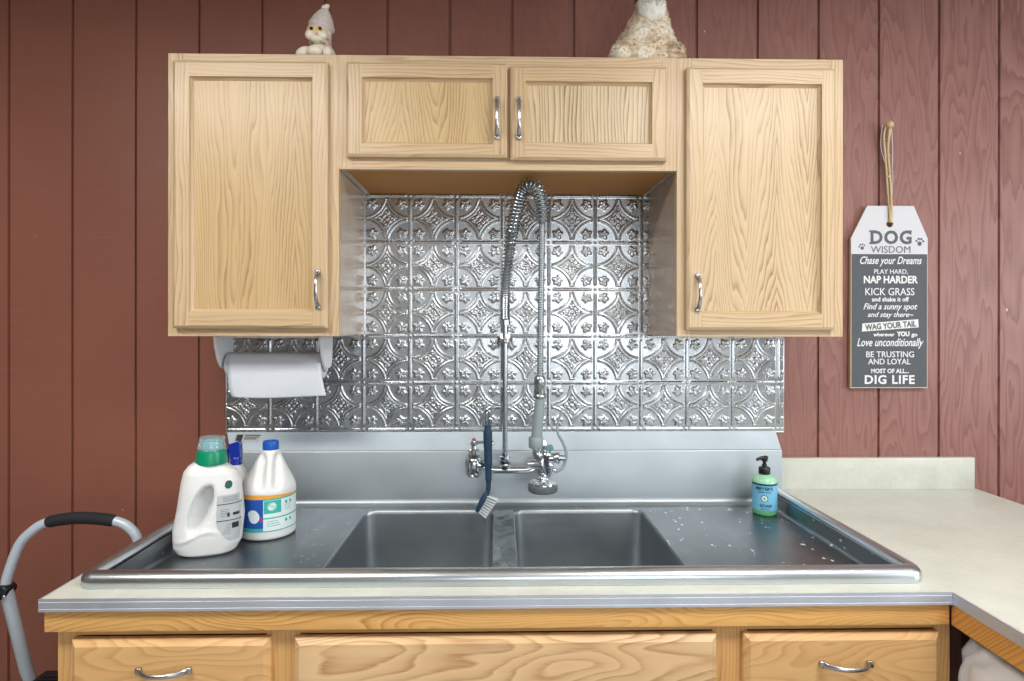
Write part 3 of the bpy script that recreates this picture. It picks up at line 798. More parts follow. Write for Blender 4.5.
# right hand valve mostly behind the sprayer
bm = B(); lathe(bm, (.129, -.11, 1.030), [(.001, 0), (.018, 0), (.019, .010), (.0155, .014), (.010, .027), (.008, .036), (.0115, .040), (.006, .052), (.001, .052)], 22); obj('valve_bonnet', bm, m_chrome, tF)
RX, RY = .0045, -.118
bm = B(); tube(bm, [(RX, RY, 1.0), (RX, RY, 1.49)], .0083, 18); obj('riser_pipe', bm, m_chrome_dull, tF)
bm = B()
lathe(bm, (RX, RY, .994), [(.0115, 0), (.0115, .012), (.0150, .014), (.0165, .018), (.0165, .028), (.0125, .031), (.0165, .033), (.0165, .040), (.0115, .043), (.0105, .050)], 8)
obj('union_nut', bm, m_chrome, tF)
bm = B()   # wall bracket
tube(bm, [(RX, -.004, 1.392), (RX, RY, 1.392)], .006, 12); lathe(bm, (RX, -.006, 1.392), [(.001, 0), (.025, 0), (.024, -.005), (.012, -.009), (.007, -.012)], 24, axis='y')
lathe(bm, (RX, RY, 1.384), [(.0086, 0), (.0150, 0), (.0158, .004), (.0158, .013), (.0150, .016), (.0086, .016)], 20); ball(bm, (RX, RY-.015, 1.392), .0055)
obj('wall_bracket', bm, m_chrome, tF)
# spring, inner hose and hanging hose
arc = spline([(RX, RY, 1.455), (RX, RY-.002, 1.52), (RX+.004, RY-.010, 1.60), (RX+.013, -.148, 1.68), (RX+.026, -.178, 1.755), (RX+.044, -.212, 1.822), (.067, -.238, 1.8475), (.092, -.248, 1.838), (.105, -.252, 1.806), (.109, -.254, 1.765), (.1095, -.254, 1.735)], 24)
bm = B(); tube(bm, arc[::4]+[arc[-1]], .0105, 12); obj('inner_hose', bm, m_hose, tF)
def helix(bm, path, R, pitch_fn, wr):
    L = [0]
    for i in range(1, len(path)): L.append(L[-1]+(path[i]-path[i-1]).length)
    tot = L[-1]; s = 0; ph = 0; pts = []
    nrm = Vector((0, 1, 0)); i = 0; step = .0016
    while s < tot:
        while i < len(path)-2 and L[i+1] < s: i += 1
        t = (s-L[i])/max(1e-9, L[i+1]-L[i]); p = path[i].lerp(path[i+1], t); T = (path[i+1]-path[i]).normalized()
        nrm = (nrm-T*nrm.dot(T)).normalized(); bn = T.cross(nrm); RR = R(s/tot)
        pts.append(p+(nrm*math.cos(ph)+bn*math.sin(ph))*RR)
        pch = pitch_fn(s/tot); dph = 2*PI/14; ph += dph; s += pch*dph/(2*PI)
    tube(bm, pts, wr, 6)
bm = B()
def pf(t):
    if t < .10: return .0058
    if t < .38: return .0058+(t-.10)/.28*.0065
    return .0130-.0022*min(1, (t-.38)/.25)
helix(bm, arc, lambda t: .0142+.0045*min(1, max(0, (t-.25)/.3)), pf, .0024)
obj('coil_spring', bm, m_spring, tF)
bm = B(); lathe(bm, (RX, RY, 1.442), [(.0088, 0), (.0165, 0), (.0165, .014), (.0088, .014)], 20); obj('spring_collar', bm, m_chrome, tF); bm = B(); lathe(bm, (.1095, -.254, 1.737), [(.009, 0), (.0200, 0), (.0200, .010), (.009, .010)], 20); obj('spring_collar', bm, m_chrome, tF)
HX, HY = .1065, -.252
# ribbed hanging hose
bm = B(); zz = 1.742; prof = []
z = 0
while z > -.455: prof += [(.0082, z), (.0094, z-.0020), (.0094, z-.0040), (.0082, z-.0055)]; z -= .0070
lathe(bm, (0, 0, 0), prof, 14)
for v in bm.verts:
    t = min(1, -v.co.z/.455); v.co += Vector((.1095-.0055*t, HY-.002+.0*t, zz))
obj('ribbed_hose', bm, m_hose, tF)
bm = B(); lathe(bm, (.1035, HY, 1.232), [(.001, 0), (.0185, 0), (.0195, .004), (.0185, .009), (.0158, .012), (.0158, .034), (.0168, .036), (.0168, .056), (.0135, .062), (.0105, .066)], 22); obj('hose_ferrule', bm, m_chrome_dull, tF)
bm = B(); tube(bm, spline([(.1035, HY, 1.232), (.101, HY, 1.19), (.0965, HY, 1.14), (.0935, HY, 1.112)], 5), [.0145]*5+[.0155]*5+[.0160]*6, 20); obj('grip', bm, m_grip, tF)
bm = B(); lathe(bm, (.0925, HY, 1.088), [(.001, 0), (.0200, 0), (.0212, .002), (.0212, .029), (.0200, .031), (.014, .031)], 20); obj('grip_collar', bm, m_grip, tF)
bm = B()
tube(bm, spline([(.0955, HY, 1.090), (.096, HY, 1.072), (.104, HY-.004, 1.060), (.118, HY-.008, 1.056)], 5), .0135, 16)
lathe(bm, (.123, HY-.006, 1.012), [(.001, 0), (.010, 0), (.0105, .012), (.0135, .018), (.0155, .030), (.0155, .050), (.0175, .056), (.0175, .062), (.012, .066), (.0095, .072)], 18)
lathe(bm, (.125, HY-.006, 1.060), [(.014, 0), (.0155, .012), (.0135, .024), (.0165, .027), (.0165, .034), (.009, .037), (.009, .050), (.001, .050)], 16, axis='x')
tube(bm, spline([(.112, HY-.012, 1.062), (.108, HY-.022, 1.046), (.113, HY-.020, 1.024), (.121, HY-.010, 1.006)], 5), .0055, 10)
ball(bm, (.145, HY-.012, 1.026), .0075); ball(bm, (.134, HY-.016, 1.040), .0085)
tube(bm, [(.120, HY-.006, 1.018), (.1125, HY-.006, .995)], [.0075, .0065], 14)
lathe(bm, (.1125, HY-.006, .9935), [(.0065, -.002), (.0105, 0), (.0115, .006), (.0105, .012), (.0065, .014)], 16)
obj('spray_valve', bm, m_chrome, tF, smooth=55)
bm = B(); box(bm, .117, .142, HY-.017, HY+.003, 1.080, 1.096, .004, 2, 0, Matrix.Rotation(-.25, 4, 'Y')); plabel(obj('latch', bm, m_teal_knob, tF), 'small teal latch on the spray valve')
bm = B(); SC = (.1120, HY-.006, .9745)
lathe(bm, SC, [(.0400, .010), (.0405, .012), (.0385, .0165), (.0290, .0200), (.010, .0215), (.001, .0215)], 32); obj('spray_head', bm, m_chrome, tF)
bm = B(); lathe(bm, SC, [(.001, -.010), (.0390, -.010), (.0420, -.007), (.0428, -.001), (.0428, .0090), (.0390, .0115)], 32); obj('rubber_bumper', bm, m_rubber, tF)
bm = B(); tube(bm, spline([(.1665, HY, 1.198), (.160, HY-.002, 1.172), (.1535, HY-.002, 1.150), (.156, HY-.002, 1.128), (.168, HY-.003, 1.108), (.1785, HY-.004, 1.080), (.1790, HY-.005, 1.058), (.170, HY-.006, 1.035), (.157, HY-.008, 1.024), (.146, HY-.010, 1.022)], 6), [.0035]*20+[.0044]*35, 10)
plabel(obj('squeeze_lever', bm, m_grip, tF), 'thin bent grey lever')
bm = B(); tube(bm, spline([(RX, RY, 1.186), (-.02, -.135, 1.187), (-.042, -.155, 1.184), (-.056, -.168, 1.182), (-.063, -.170, 1.189), (-.058, -.170, 1.196)], 5), .0022, 8)
lathe(bm, (RX, RY, 1.180), [(.0085, 0), (.0105, 0), (.0105, .012), (.0085, .012)], 16); obj('hook', bm, m_chrome_dull, tF)

# dish brush hanging on the hook
tD = thing('dish_brush', 'navy blue dish brush hanging from the faucet hook over the sink', 'brush', (-.047, -.172, .86))
BYy = -.172
bm = B(); tube(bm, spline([(-.0485, BYy, 1.140), (-.0480, BYy, 1.12), (-.0470, BYy, 1.07), (-.0460, BYy, 1.01), (-.0455, BYy, .97), (-.0465, BYy, .945), (-.0530, BYy, .925)], 6), [.0105]*6+[.0138]*6+[.0125]*6+[.0100]*6+[.0075]*6+[.0070]*7, 14)
for v in bm.verts: v.co.y = BYy+(v.co.y-BYy)*.65
obj('handle', bm, m_navy, tD)
bm = B(); tube(bm, [Vector((-.0495, BYy, 1.162))+Vector((.0060*math.sin(a), 0, .024*math.cos(a))) for a in [2*PI*i/20 for i in range(20)]], .0013, 8, closed=True); obj('hanging_loop', bm, m_navy, tD)
bm = B(); d_ = Vector((-.030, 0, -.058)).normalized()
tube(bm, [Vector((-.0500, BYy, .938))+d_*s for s in (0, .012, .030, .055, .066)], [.006, .009, .0095, .008, .0055], 12); hd = obj('brush_head', bm, m_navy, tD)
bm = B(); pn = Vector((.058, 0, -.030)).normalized()
for i in range(8):
    for j in (-1, 0, 1):
        p = Vector((-.0500, BYy+j*.0050, .938))+d_*(.010+.0075*i)+pn*.005
        q_ = p+pn*(.034-.0010*i)+d_*(.004*(i-3)/3)+Vector((0, j*.003, 0)); tube(bm, [p, q_], [.0016, .0026], 6)
o_ = obj('bristles', bm, m_bristle, hd)

# ------------------------------------------------------------------ bottles
# bleach jug: round, handle pinched into the shoulder
def surf(fn, nu, nv, mat_fn=lambda i, j: 0, closed_u=True):
    bm = B(); g = [[bm.verts.new(fn(i/nu, j/nv)) for i in range(nu if closed_u else nu+1)] for j in range(nv+1)]
    for j in range(nv):
        for i in range(nu):
            i2 = (i+1) % nu if closed_u else i+1
            bm.faces.new((g[j][i], g[j][i2], g[j+1][i2], g[j+1][i])).material_index = mat_fn((i+.5)/nu, (j+.5)/nv)
    if closed_u:
        bm.faces.new(g[0]); bm.faces.new(g[-1])
    return bm
def interp(tab, t):
    for (a, b), (c, d) in zip(tab, tab[1:]):
        if t <= c: k = (t-a)/(c-a) if c > a else 0; k = k*k*(3-2*k) if False else k; return b+(d-b)*k
    return tab[-1][1]
bc = Vector((-.6530, -.306, ZD)); BH = .233; BR = .0735
btab = [(0, .060), (.012, .0700), (.03, .0735), (.50, .0735), (.56, .0725), (.62, .0670), (.80, .0440), (.95, .0255), (1.0, .0205)]
FR = -PI/2+.36
BSH = .0085
def bleach(u, v):
    th = 2*PI*u; r = interp(btab, v)
    if v > .56:   # pinch both sides of a vertical grip facing the front
        k = min(1, (v-.56)/.08)*min(1, max(0, (.97-v)/.08)); d = (th-(FR % (2*PI))+PI) % (2*PI)-PI
        lat = abs(d)*r
        r -= k*.0150*math.exp(-((lat-.0215)/.0095)**2)
        r += k*.0030*math.exp(-(lat/.010)**2)
    return bc+Vector((r*math.cos(th)+BSH*max(0, v-.45)/.55, r*math.sin(th), BH*v))
tb = thing('bleach_jug', 'round white jug with blue cap and teal and blue label beside the detergent', 'bottle', bc)
obj('body', surf(bleach, 72, 60), m_jug, tb, smooth=60)
bm = B(); prof = [(.001, .026), (.0180, .026), (.0205, .0240), (.0212, .020), (.0212, .003), (.0205, 0), (.001, 0)][::-1]
lathe(bm, bc+Vector((BSH, 0, BH-.004)), prof, 36)
for v in bm.verts:
    pass
obj('cap', bm, m_blue, tb)
def cyl_patch(c, R, a0, a1, z0, z1, n=14):
    """patch wrapped on a cylinder; angles measured from the direction facing -y, positive to the right"""
    b2 = B(); lo = []; hi = []
    for i in range(n+1):
        a = a0+(a1-a0)*i/n; x, y = R*math.sin(a), -R*math.cos(a)
        f0 = z0(i/n) if callable(z0) else z0; f1 = z1(i/n) if callable(z1) else z1
        lo.append(b2.verts.new(c+Vector((x, y, f0)))); hi.append(b2.verts.new(c+Vector((x, y, f1))))
    for i in range(n): b2.faces.new((lo[i], lo[i+1], hi[i+1], hi[i]))
    return b2
def wrap(c, R, a, z):
    return lambda p: c+Vector(((R-p.y)*math.sin(a+p.x/R), -(R-p.y)*math.cos(a+p.x/R), z+p.z))
la = .22   # boundary between the picture panel and the text panel
bm = B(); Rl = BR+.0006
merge(bm, cyl_patch(bc, Rl, -1.9, la, .026, .113), 0)                     # blue panel
merge(bm, cyl_patch(bc, Rl, la, 1.75, .026, .113), 1)                     # white panel
merge(bm, cyl_patch(bc, Rl+.0003, -1.9, la, .026, .036), 2)
merge(bm, cyl_patch(bc, Rl+.0003, -1.9, la+.02, .112, .124), 3)           # orange band over the picture
merge(bm, cyl_patch(bc, Rl+.0003, la, 1.75, .113, lambda t: .124-.008*t), 3)
merge(bm, cyl_patch(bc, Rl+.0003, la+.02, la+.62, .074, .108), 2)          # teal square
merge(bm, cyl_patch(bc, Rl+.0003, la, 1.75, .109, .113), 2)
merge(bm, cyl_patch(bc, Rl+.0003, la, 1.75, .060, .0635), 2)
merge(bm, cyl_patch(bc, Rl+.0003, la, 1.75, .026, .0285), 2)
for a_, z_ in ((.42, .100), (.62, .100), (.42, .052), (.62, .052)):
    merge(bm, cyl_patch(bc, Rl+.0003, la+a_+.35, la+a_+.45, z_-.006, z_+.002, 4), 2)
for k in range(3): merge(bm, cyl_patch(bc, Rl+.0003, la+.12, la+.50+.05*k, .052-.006*k, .0535-.006*k, 6), 4)
for k in range(3): merge(bm, cyl_patch(bc, Rl+.0003, la+.75, la+1.05, .090-.006*k, .0912-.006*k, 6), 4)
def disc(c, R, a, z, r, mi, off=.0009, sq=1.0):
    b2 = B(); k = 20; rs = [[b2.verts.new((q*r*math.cos(t)*sq, 0, q*r*math.sin(t))) for t in [2*PI*i/k for i in range(k)]] for q in (.25, .5, .75, 1.0)]
    b2.faces.new(rs[0])
    for A_, B_ in zip(rs, rs[1:]):
        for i in range(k): b2.faces.new((A_[i], A_[(i+1) % k], B_[(i+1) % k], B_[i]))
    put(bm, b2, wrap(c, R+off, a, z), mi)
disc(bc, BR, la+.30, .092, .0115, 1); disc(bc, BR, la-.32, .066, .0165, 1, .0010, .9); disc(bc, BR, la-.36, .073, .012, 1, .0012, 1.2); disc(bc, BR, la-.93, .090, .010, 5); disc(bc, BR, la-.06, .060, .007, 5, .0008, .4)
plabel(obj('label', bm, [m_blue_label, m_white_label, m_teal_label, m_orange_label, m_teal_label, m_pink_ink], tb, smooth=0, recalc=False), 'wraparound label in blue, teal and white')

# laundry detergent jug
jc = Vector((-.7525, -.436, ZD)); JR = Matrix.Rotation(.30, 3, 'Z')
JH = .229
wtabL = [(0, .050), (.03, .067), (.10, .0775), (.27, .0790), (.52, .0690), (.78, .0610), (.9, .0550), (.96, .0450), (1.0, .030)]
wtabR = [(0, .053), (.03, .0670), (.12, .0790), (.40, .0850), (.78, .0770), (.88, .068), (.95, .046), (1.0, .030)]
ttab = [(0, .040), (.03, .050), (.2, .0530), (.7, .0480), (.88, .042), (1.0, .030)]
def jug(u, v):
    th = 2*PI*u; c, s = math.cos(th), math.sin(th); e = .72
    wx = interp(wtabR, v) if c > 0 else interp(wtabL, v); ty = interp(ttab, v)
    x = wx*math.copysign(abs(c)**e, c); y = ty*math.copysign(abs(s)**e, s); z = JH*v
    # lean of the handle side: dent for the grip, front and back
    dx, dz = x+.010-.02*(v-.5), z-.118; q = ((dx*math.cos(.24)-dz*math.sin(.24))/.0225)**2+((dx*math.sin(.24)+dz*math.cos(.24))/.058)**2
    dent = .046/(1+math.exp((q-.85)/.11))
    y -= math.copysign(min(dent, abs(y)*.88), y)
    ridge = .0035*math.exp(-((z-.052-.012*math.sin((x+.03)*45))/.006)**2)*(1 if y < 0 else 0)*math.exp(-((x+.02)/.05)**4)
    y -= ridge
    return jc+(JR @ Vector((x, y, z)))
tj = thing('detergent_jug', 'large white laundry detergent jug with green collar and clear cap', 'bottle', jc)
obj('body', surf(jug, 120, 90), m_jug, tj, smooth=70)
nc = jc+Vector((.008, 0, JH))
tilt = Matrix.Rotation(0.03, 4, 'Y')
def tl(bm):
    bmesh.ops.transform(bm, verts=bm.verts[:], matrix=Matrix.Translation(nc) @ tilt @ Matrix.Translation(-nc)); return bm
bm = B(); lathe(bm, nc, [(.030, -.008), (.0375, -.004), (.0380, .002), (.0345, .019), (.0340, .027), (.0320, .031), (.028, .031)], 40); obj('collar', tl(bm), m_green, tj)
bm = B(); prof = [(.0325, .031), (.0330, .036), (.0315, .041), (.0300, .058), (.0290, .061), (.001, .062)]; lathe(bm, nc, prof, 40)
obj('cap', tl(bm), m_cap_clear, tj)
bm = B(); pr_ = []
lathe(bm, nc, [(.019, .031), (.018, .050), (.001, .051)], 24)
for v in bm.verts: 
    d = Vector((v.co.x-nc.x, v.co.y-nc.y)); 
obj('cap_insert', tl(bm), m_teal_liquid, tj)
# label follows the right half of the front face
def jugpt(x, z, off=.0012):
    v = z/JH; lo, hi = .5, 1.0
    best = None
    for i in range(181):
        u = .5+.5*i/180; c = math.cos(2*PI*u); wx = interp(wtabR, v) if c > 0 else interp(wtabL, v)
        xx = wx*math.copysign(abs(c)**.72, c)
        if best is None or abs(xx-x) < best[0]: best = (abs(xx-x), u)
    p = jug(best[1], v); n_ = JR @ Vector((0.25, -1, 0)).normalized(); return p+n_*off
bm = B()
def jpatch(fx0, fx1, z0, z1, mi, off, nx=8, nz=8):
    g = []
    for j in range(nz+1):
        z = z0+(z1-z0)*j/nz; x0, x1 = fx0(z), fx1(z)
        g.append([bm.verts.new(jugpt(x0+(x1-x0)*i/nx, z, off)) for i in range(nx+1)])
    for j in range(nz):
        for i in range(nx): bm.faces.new((g[j][i], g[j][i+1], g[j+1][i+1], g[j+1][i])).material_index = mi
def lx0(z): return .030+.010*math.cos((z-.10)*30) if z > .05 else .036
lx0 = lambda z: .026+ (.030*((.085-z)/.05)**2 if z < .085 else 0) + .10*max(0, z-.13)
lx1 = lambda z: .080 - (.16*max(0, .07-z))
jpatch(lx0, lx1, .036, .150, 0, .0010, 10, 14)
jpatch(lx0, lx1, .1265, .1285, 1, .0016, 8, 1); jpatch(lx0, lx1, .0860, .0880, 1, .0016, 8, 1)
for k in range(4): jpatch(lambda z: .040, lambda z: .074-.004*(k % 2), .134+.0035*k, .1347+.0035*k, 1, .0014, 6, 1)
for k in range(5): jpatch(lambda z: .034, lambda z: .052+.003*(k % 2), .098+.004*k, .0987+.004*k, 1, .0014, 6, 1)
for k in range(6): jpatch(lambda z: .038+.002*k, lambda z: .058, .055+.0045*k, .0557+.0045*k, 1, .0014, 6, 1)
jpatch(lambda z: .060, lambda z: .0745, .066, .080, 1, .0015, 3, 3)
jpatch(lambda z: .062, lambda z: .076, .098, .105, 1, .0015, 3, 2); jpatch(lambda z: .050, lambda z: .055, .096, .106, 1, .0015, 2, 2)
plabel(obj('label', bm, [m_label_grey, m_ink], tj, smooth=0, recalc=False), 'pale grey back label with fine black print')
bm = B(); cc = (.052, .175)
ring_ = [bm.verts.new(jugpt(cc[0]+.0085*math.cos(a), cc[1]+.010*math.sin(a), .0016)) for a in [2*PI*i/16 for i in range(16)]]
bm.faces.new(ring_); plabel(obj('round_emblem', bm, plain('dark_green_ink', S(0, 84, 74), .4), tj, smooth=0, recalc=False), 'small dark green round emblem')

# spray bottle behind
sc_ = Vector((-.7700, -.235, ZD))
ts = thing('spray_bottle', 'blue trigger spray bottle half hidden behind the white jugs', 'bottle', sc_)
bm = B(); lathe(bm, sc_, [(.001, 0), (.036, .001), (.039, .006), (.040, .02), (.040, .11), (.036, .135), (.024, .160), (.015, .175), (.014, .186)], 28); obj('body', bm, m_jug, ts)
bm = B(); lathe(bm, sc_+Vector((0, 0, .180)), [(.014, -.045), (.0160, -.043), (.0160, .012), (.013, .016)], 20)
prism(bm, [(sc_.x-.014, ZD+.190), (sc_.x+.014, ZD+.190), (sc_.x+.0135, ZD+.214), (sc_.x+.0130, ZD+.233), (sc_.x+.008, ZD+.241), (sc_.x-.022, ZD+.231), (sc_.x-.020, ZD+.231), (sc_.x-.020, ZD+.228), (sc_.x-.016, ZD+.224)], sc_.y-.011, sc_.y+.011)
bmesh.ops.bevel(bm, geom=bm.edges[:], offset=.0015, segments=2, affect='EDGES')
obj('sprayer_head', bm, m_dkblue, ts, smooth=50)
bm = B(); tube(bm, spline([(sc_.x-.018, sc_.y, ZD+.226), (sc_.x-.025, sc_.y, ZD+.208), (sc_.x-.026, sc_.y, ZD+.186), (sc_.x-.034, sc_.y, ZD+.170)], 4), .004, 8); obj('trigger', bm, m_dkblue, ts)

# soap pump
pc = Vector((.7985, -.158, ZD)); R0 = .0358
tp = thing('soap_dispenser', 'green hand soap bottle with black pump and sky blue label', 'soap', pc)
bm = B(); lathe(bm, pc, [(.001, 0), (.031, .0005), (.0345, .004), (R0, .010), (R0, .088), (R0, .098)], 40, 0); lathe(bm, pc, [(R0, .0975), (.0350, .104), (.031, .111), (.024, .117), (.015, .120), (.0145, .123)], 40, 1)
obj('bottle', bm, [m_soap_clear, m_soap_top], tp, smooth=60)
bm = B(); lathe(bm, pc+Vector((0, 0, .1215)), [(.001, 0), (.0160, 0), (.0170, .002), (.0170, .018), (.0150, .021), (.0080, .023), (.0070, .030), (.0050, .031), (.0050, .044), (.001, .044)], 24)
tube(bm, [pc+Vector(p) for p in ((.008, 0, .168), (.004, 0, .170), (-.012, -.002, .1695), (-.026, -.004, .165))], [.0065, .0075, .0055, .004], 12)
lathe(bm, pc+Vector((0, 0, .160)), [(.001, 0), (.0085, 0), (.0095, .004), (.0095, .011), (.001, .013)], 18)
obj('pump', bm, m_black, tp)
bm = B(); merge(bm, cyl_patch(pc, R0+.0006, -1.75, 1.75, .018, .096, 30), 0); merge(bm, cyl_patch(pc, R0+.0009, -1.75, 1.75, .0925, .098, 30), 1)
vw = math.atan2(pc.x+.012, 1.956-.15)*-1   # side of the bottle that faces the room
put(bm, text_bm("MEYER'S", .050, .0105, bold=.02), wrap(pc, R0+.0010, vw, .084), 1)
put(bm, text_bm('CLEAN DAY', .040, .0045), wrap(pc, R0+.0010, vw, .0735), 1)
put(bm, text_bm('SOAP', .034, .0085, bold=.02), wrap(pc, R0+.0010, vw+.12, .033), 1)
for k in range(2): merge(bm, cyl_patch(pc, R0+.0010, vw-.30, vw+.42, .0235-.003*k, .0245-.003*k, 8), 1)
disc(pc, R0, vw, .0545, .0105, 2, .0010); disc(pc, R0, vw, .0545, .0085, 3, .0013); disc(pc, R0, vw, .0545, .0045, 0, .0016)
plabel(obj('label', bm, [m_soap_label, plain('navy_ink', S(30, 62, 84), .4), m_ink, m_white_label], tp, smooth=0, recalc=False), 'sky blue label with navy lettering')

# ------------------------------------------------------------------ paper towel holder under the left cabinet
th_ = thing('paper_towel_holder', 'white plastic paper towel holder screwed under the left cabinet', 'holder', (-.68, -.16, 1.31))
for x, s in ((-.8310, 1), (-.5290, -1)):
    bm = B()
    poly = [(-.240, 1.4085), (-.125, 1.4085), (-.126, 1.385), (-.130, 1.336), (-.136, 1.320), (-.150, 1.312), (-.190, 1.312), (-.205, 1.320), (-.220, 1.341), (-.236, 1.380)]
    prism(bm, poly, x-.004, x+.004, plane='yz'); bmesh.ops.bevel(bm, geom=bm.edges[:], offset=.0012, segments=2, affect='EDGES')
    # moulded flange along the front edge and roll hub
    lathe(bm, (x, -.170, 1.3205), [(.014, 0), (.016, s*.010), (.012, s*.012), (.001, s*.012)], 22, axis='x')
    obj('bracket', bm, m_white_plastic, th_, smooth=50)
bm = B(); box(bm, -.827, -.533, -.20, -.12, 1.4025, 1.4085, .001); obj('mounting_bar', bm, m_white_plastic, th_)
tr = thing('paper_towel_roll', 'white paper towel roll with one sheet hanging down in the holder', 'paper towels', (-.68, -.160, 1.3175))
RR = .038; rc = Vector((-.680, -.170, 1.3205))
bm = B(); lathe(bm, (-.8175, rc.y, rc.z), [(.020, 0), (RR, 0), (RR+.0004, .004), (RR+.0004, .275), (RR, .279), (.020, .279)], 40, axis='x')
obj('roll', bm, m_paper, tr)
bm = B(); lathe(bm, (-.8181, rc.y, rc.z), [(.0195, 0), (.0205, 0), (.0205, .2804), (.0195, .2804)], 24, axis='x'); obj('core', bm, plain('grey_card', S(150, 140, 128), .9), tr)
bm = B(); g = []
for j in range(26):
    t = j/25; row = []
    for i in range(21):
        s = i/20; drop = .105*t
        xl = -.8165+.034*t**1.8+.006*math.sin(t*5); xr = -.5385+.020*t**1.3
        a = -PI/2-.0
        if t < .18:
            an = math.radians(75)*(1-t/.18); y = rc.y-(RR+.0015)*math.cos(an); z = rc.z+(RR+.0015)*math.sin(an)
        else:
            tt = (t-.18)/.82; y = rc.y-(RR+.0015)-.012*math.sin(tt*1.6)+.004*math.sin(s*6+tt*3)*tt; z = rc.z-.088*tt
        row.append(bm.verts.new((xl+(xr-xl)*s, y, z-.004*t*math.sin(s*3.3+.4))))
    g.append(row)
for j in range(25):
    for i in range(20): bm.faces.new((g[j][i], g[j][i+1], g[j+1][i+1], g[j+1][i]))
o_ = obj('loose_sheet', bm, m_paper, tr, smooth=60); md = o_.modifiers.new('thick', 'SOLIDIFY'); md.thickness = .0008

# ------------------------------------------------------------------ dog sign
SXa, SXb, SZa, SZb = 1.1484, 1.4070, 1.2345, 1.8380
tg = thing('hanging_sign', 'slate grey and white tag-shaped wooden sign about dog wisdom on twine', 'sign', ((SXa+SXb)/2, -.012, SZa))
def U(u): return SXa+(u-850)/77.0*(SXb-SXa)
def V(v): return SZb-(v-206)/182.0*(SZb-SZa)
YS = -.0175
zs = V(254.2)
def with_hole(poly_out, c, r, y0, y1, bm, mi):
    k = 24; ring0 = [(c[0]+r*math.cos(2*PI*i/k), c[1]+r*math.sin(2*PI*i/k)) for i in range(k)]
    def ray_hit(a):
        d = (math.cos(a), math.sin(a)); best = 9
        for i in range(len(poly_out)):
            p, q = poly_out[i], poly_out[(i+1) % len(poly_out)]
            ex, ez = q[0]-p[0], q[1]-p[1]; den = d[0]*ez-d[1]*ex
            if abs(den) < 1e-9: continue
            t = ((p[0]-c[0])*ez-(p[1]-c[1])*ex)/den; s = ((p[0]-c[0])*d[1]-(p[1]-c[1])*d[0])/den
            if t > 0 and -1e-6 <= s <= 1+1e-6: best = min(best, t)
        return (c[0]+d[0]*best, c[1]+d[1]*best)
    angs = sorted([2*PI*i/k for i in range(k)]+[math.atan2(p[1]-c[1], p[0]-c[0]) % (2*PI) for p in poly_out])
    out = [ray_hit(a) for a in angs]; inn = [(c[0]+r*math.cos(a), c[1]+r*math.sin(a)) for a in angs]; m = len(angs)
    for y, fl in ((y0, 1),):
        A = [bm.verts.new((p[0], y, p[1])) for p in out]; I = [bm.verts.new((p[0], y, p[1])) for p in inn]
        I2 = [bm.verts.new((p[0], y1, p[1])) for p in inn]
        for i in range(m):
            j = (i+1) % m
            bm.faces.new((A[i], A[j], I[j], I[i])).material_index = mi; bm.faces.new((I[i], I[j], I2[j], I2[i])).material_index = 2
top = [(U(850.3), zs), (U(927), zs), (U(927), V(238.5)), (U(913), V(206)), (U(866.5), V(206)), (U(850.3), V(238.5))]
hole = (U(889), V(224))
bm = B(); with_hole(top, hole, .0115, YS, YS+.012, bm, 0)
fullo = [(U(850), SZa)]+[(U(927), SZa), (U(927), V(238.5)), (U(913), V(206)), (U(866.5), V(206)), (U(850.3), V(238.5))]
# edges and back
A = [bm.verts.new((p[0], YS, p[1])) for p in fullo]; Bk = [bm.verts.new((p[0], YS+.012, p[1])) for p in fullo]
for i in range(len(fullo)): bm.faces.new((A[i], A[(i+1) % len(fullo)], Bk[(i+1) % len(fullo)], Bk[i])).material_index = 2
with_hole(top, hole, .0115, YS+.012, YS+.012, bm, 2)
bm.faces.new([bm.verts.new((p[0], YS+.012, p[1])) for p in ((U(850), SZa), (U(927), SZa), (U(927), zs), (U(850.3), zs))]).material_index = 2
bm.faces.new([bm.verts.new((p[0], YS, p[1])) for p in ((U(850.9), SZa+.003), (U(926.4), SZa+.003), (U(926.4), zs), (U(850.9), zs))]).material_index = 1
for q4 in (((U(850), SZa), (U(927), SZa), (U(926.4), SZa+.003), (U(850.9), SZa+.003)), ((U(850), SZa), (U(850.9), SZa+.003), (U(850.9), zs), (U(850.3), zs)), ((U(926.4), SZa+.003), (U(927), SZa), (U(927), zs), (U(926.4), zs))):
    bm.faces.new([bm.verts.new((p[0], YS, p[1])) for p in q4]).material_index = 2
obj('board', bm, [m_sign_white, m_slate, m_mdf], tg, smooth=0, recalc=False)
def line(name, s, u0, u1, v0, v1, mat, bold=0., shear=0., slab=None, rot=0., sp=1.):
    c = Vector(((U(u0)+U(u1))/2, YS-.0002, (V(v0)+V(v1))/2)); bm = B(); W, Hh = U(u1)-U(u0), V(v0)-V(v1)
    b2 = text_bm(s, W, Hh, .0005, bold, shear, sp)
    Rm = Matrix.Rotation(-rot, 3, 'Y')
    put(bm, b2, lambda p: c+Rm @ p)
    if slab:   # slab serifs (fractions of the width) along baseline and cap line
        for f0, f1, tb_ in slab:
            for k in tb_:
                z0 = -Hh/2 if k == 0 else Hh/2-Hh*.13
                b3 = B(); box(b3, -W/2+f0*W, -W/2+f1*W, -.0006, 0, z0, z0+Hh*.13); put(bm, b3, lambda p: c+p)
    o = obj(name, bm, mat, tg, smooth=0); return o
line('heading_lettering', 'DOG', 869.8, 910.8, 230.5, 244.3, m_sign_ink, bold=.035, slab=[(-.03, .12, (0, 1)), (.88, 1.0, (1,))], sp=1.15)
line('heading_lettering', 'WISDOM', 870.1, 909.6, 246.2, 252.9, m_sign_ink, bold=0)
line('lettering', 'Chase your Dreams', 859.4, 921.1, 256.5, 266.6, m_sign_lt, bold=.012, shear=.35)
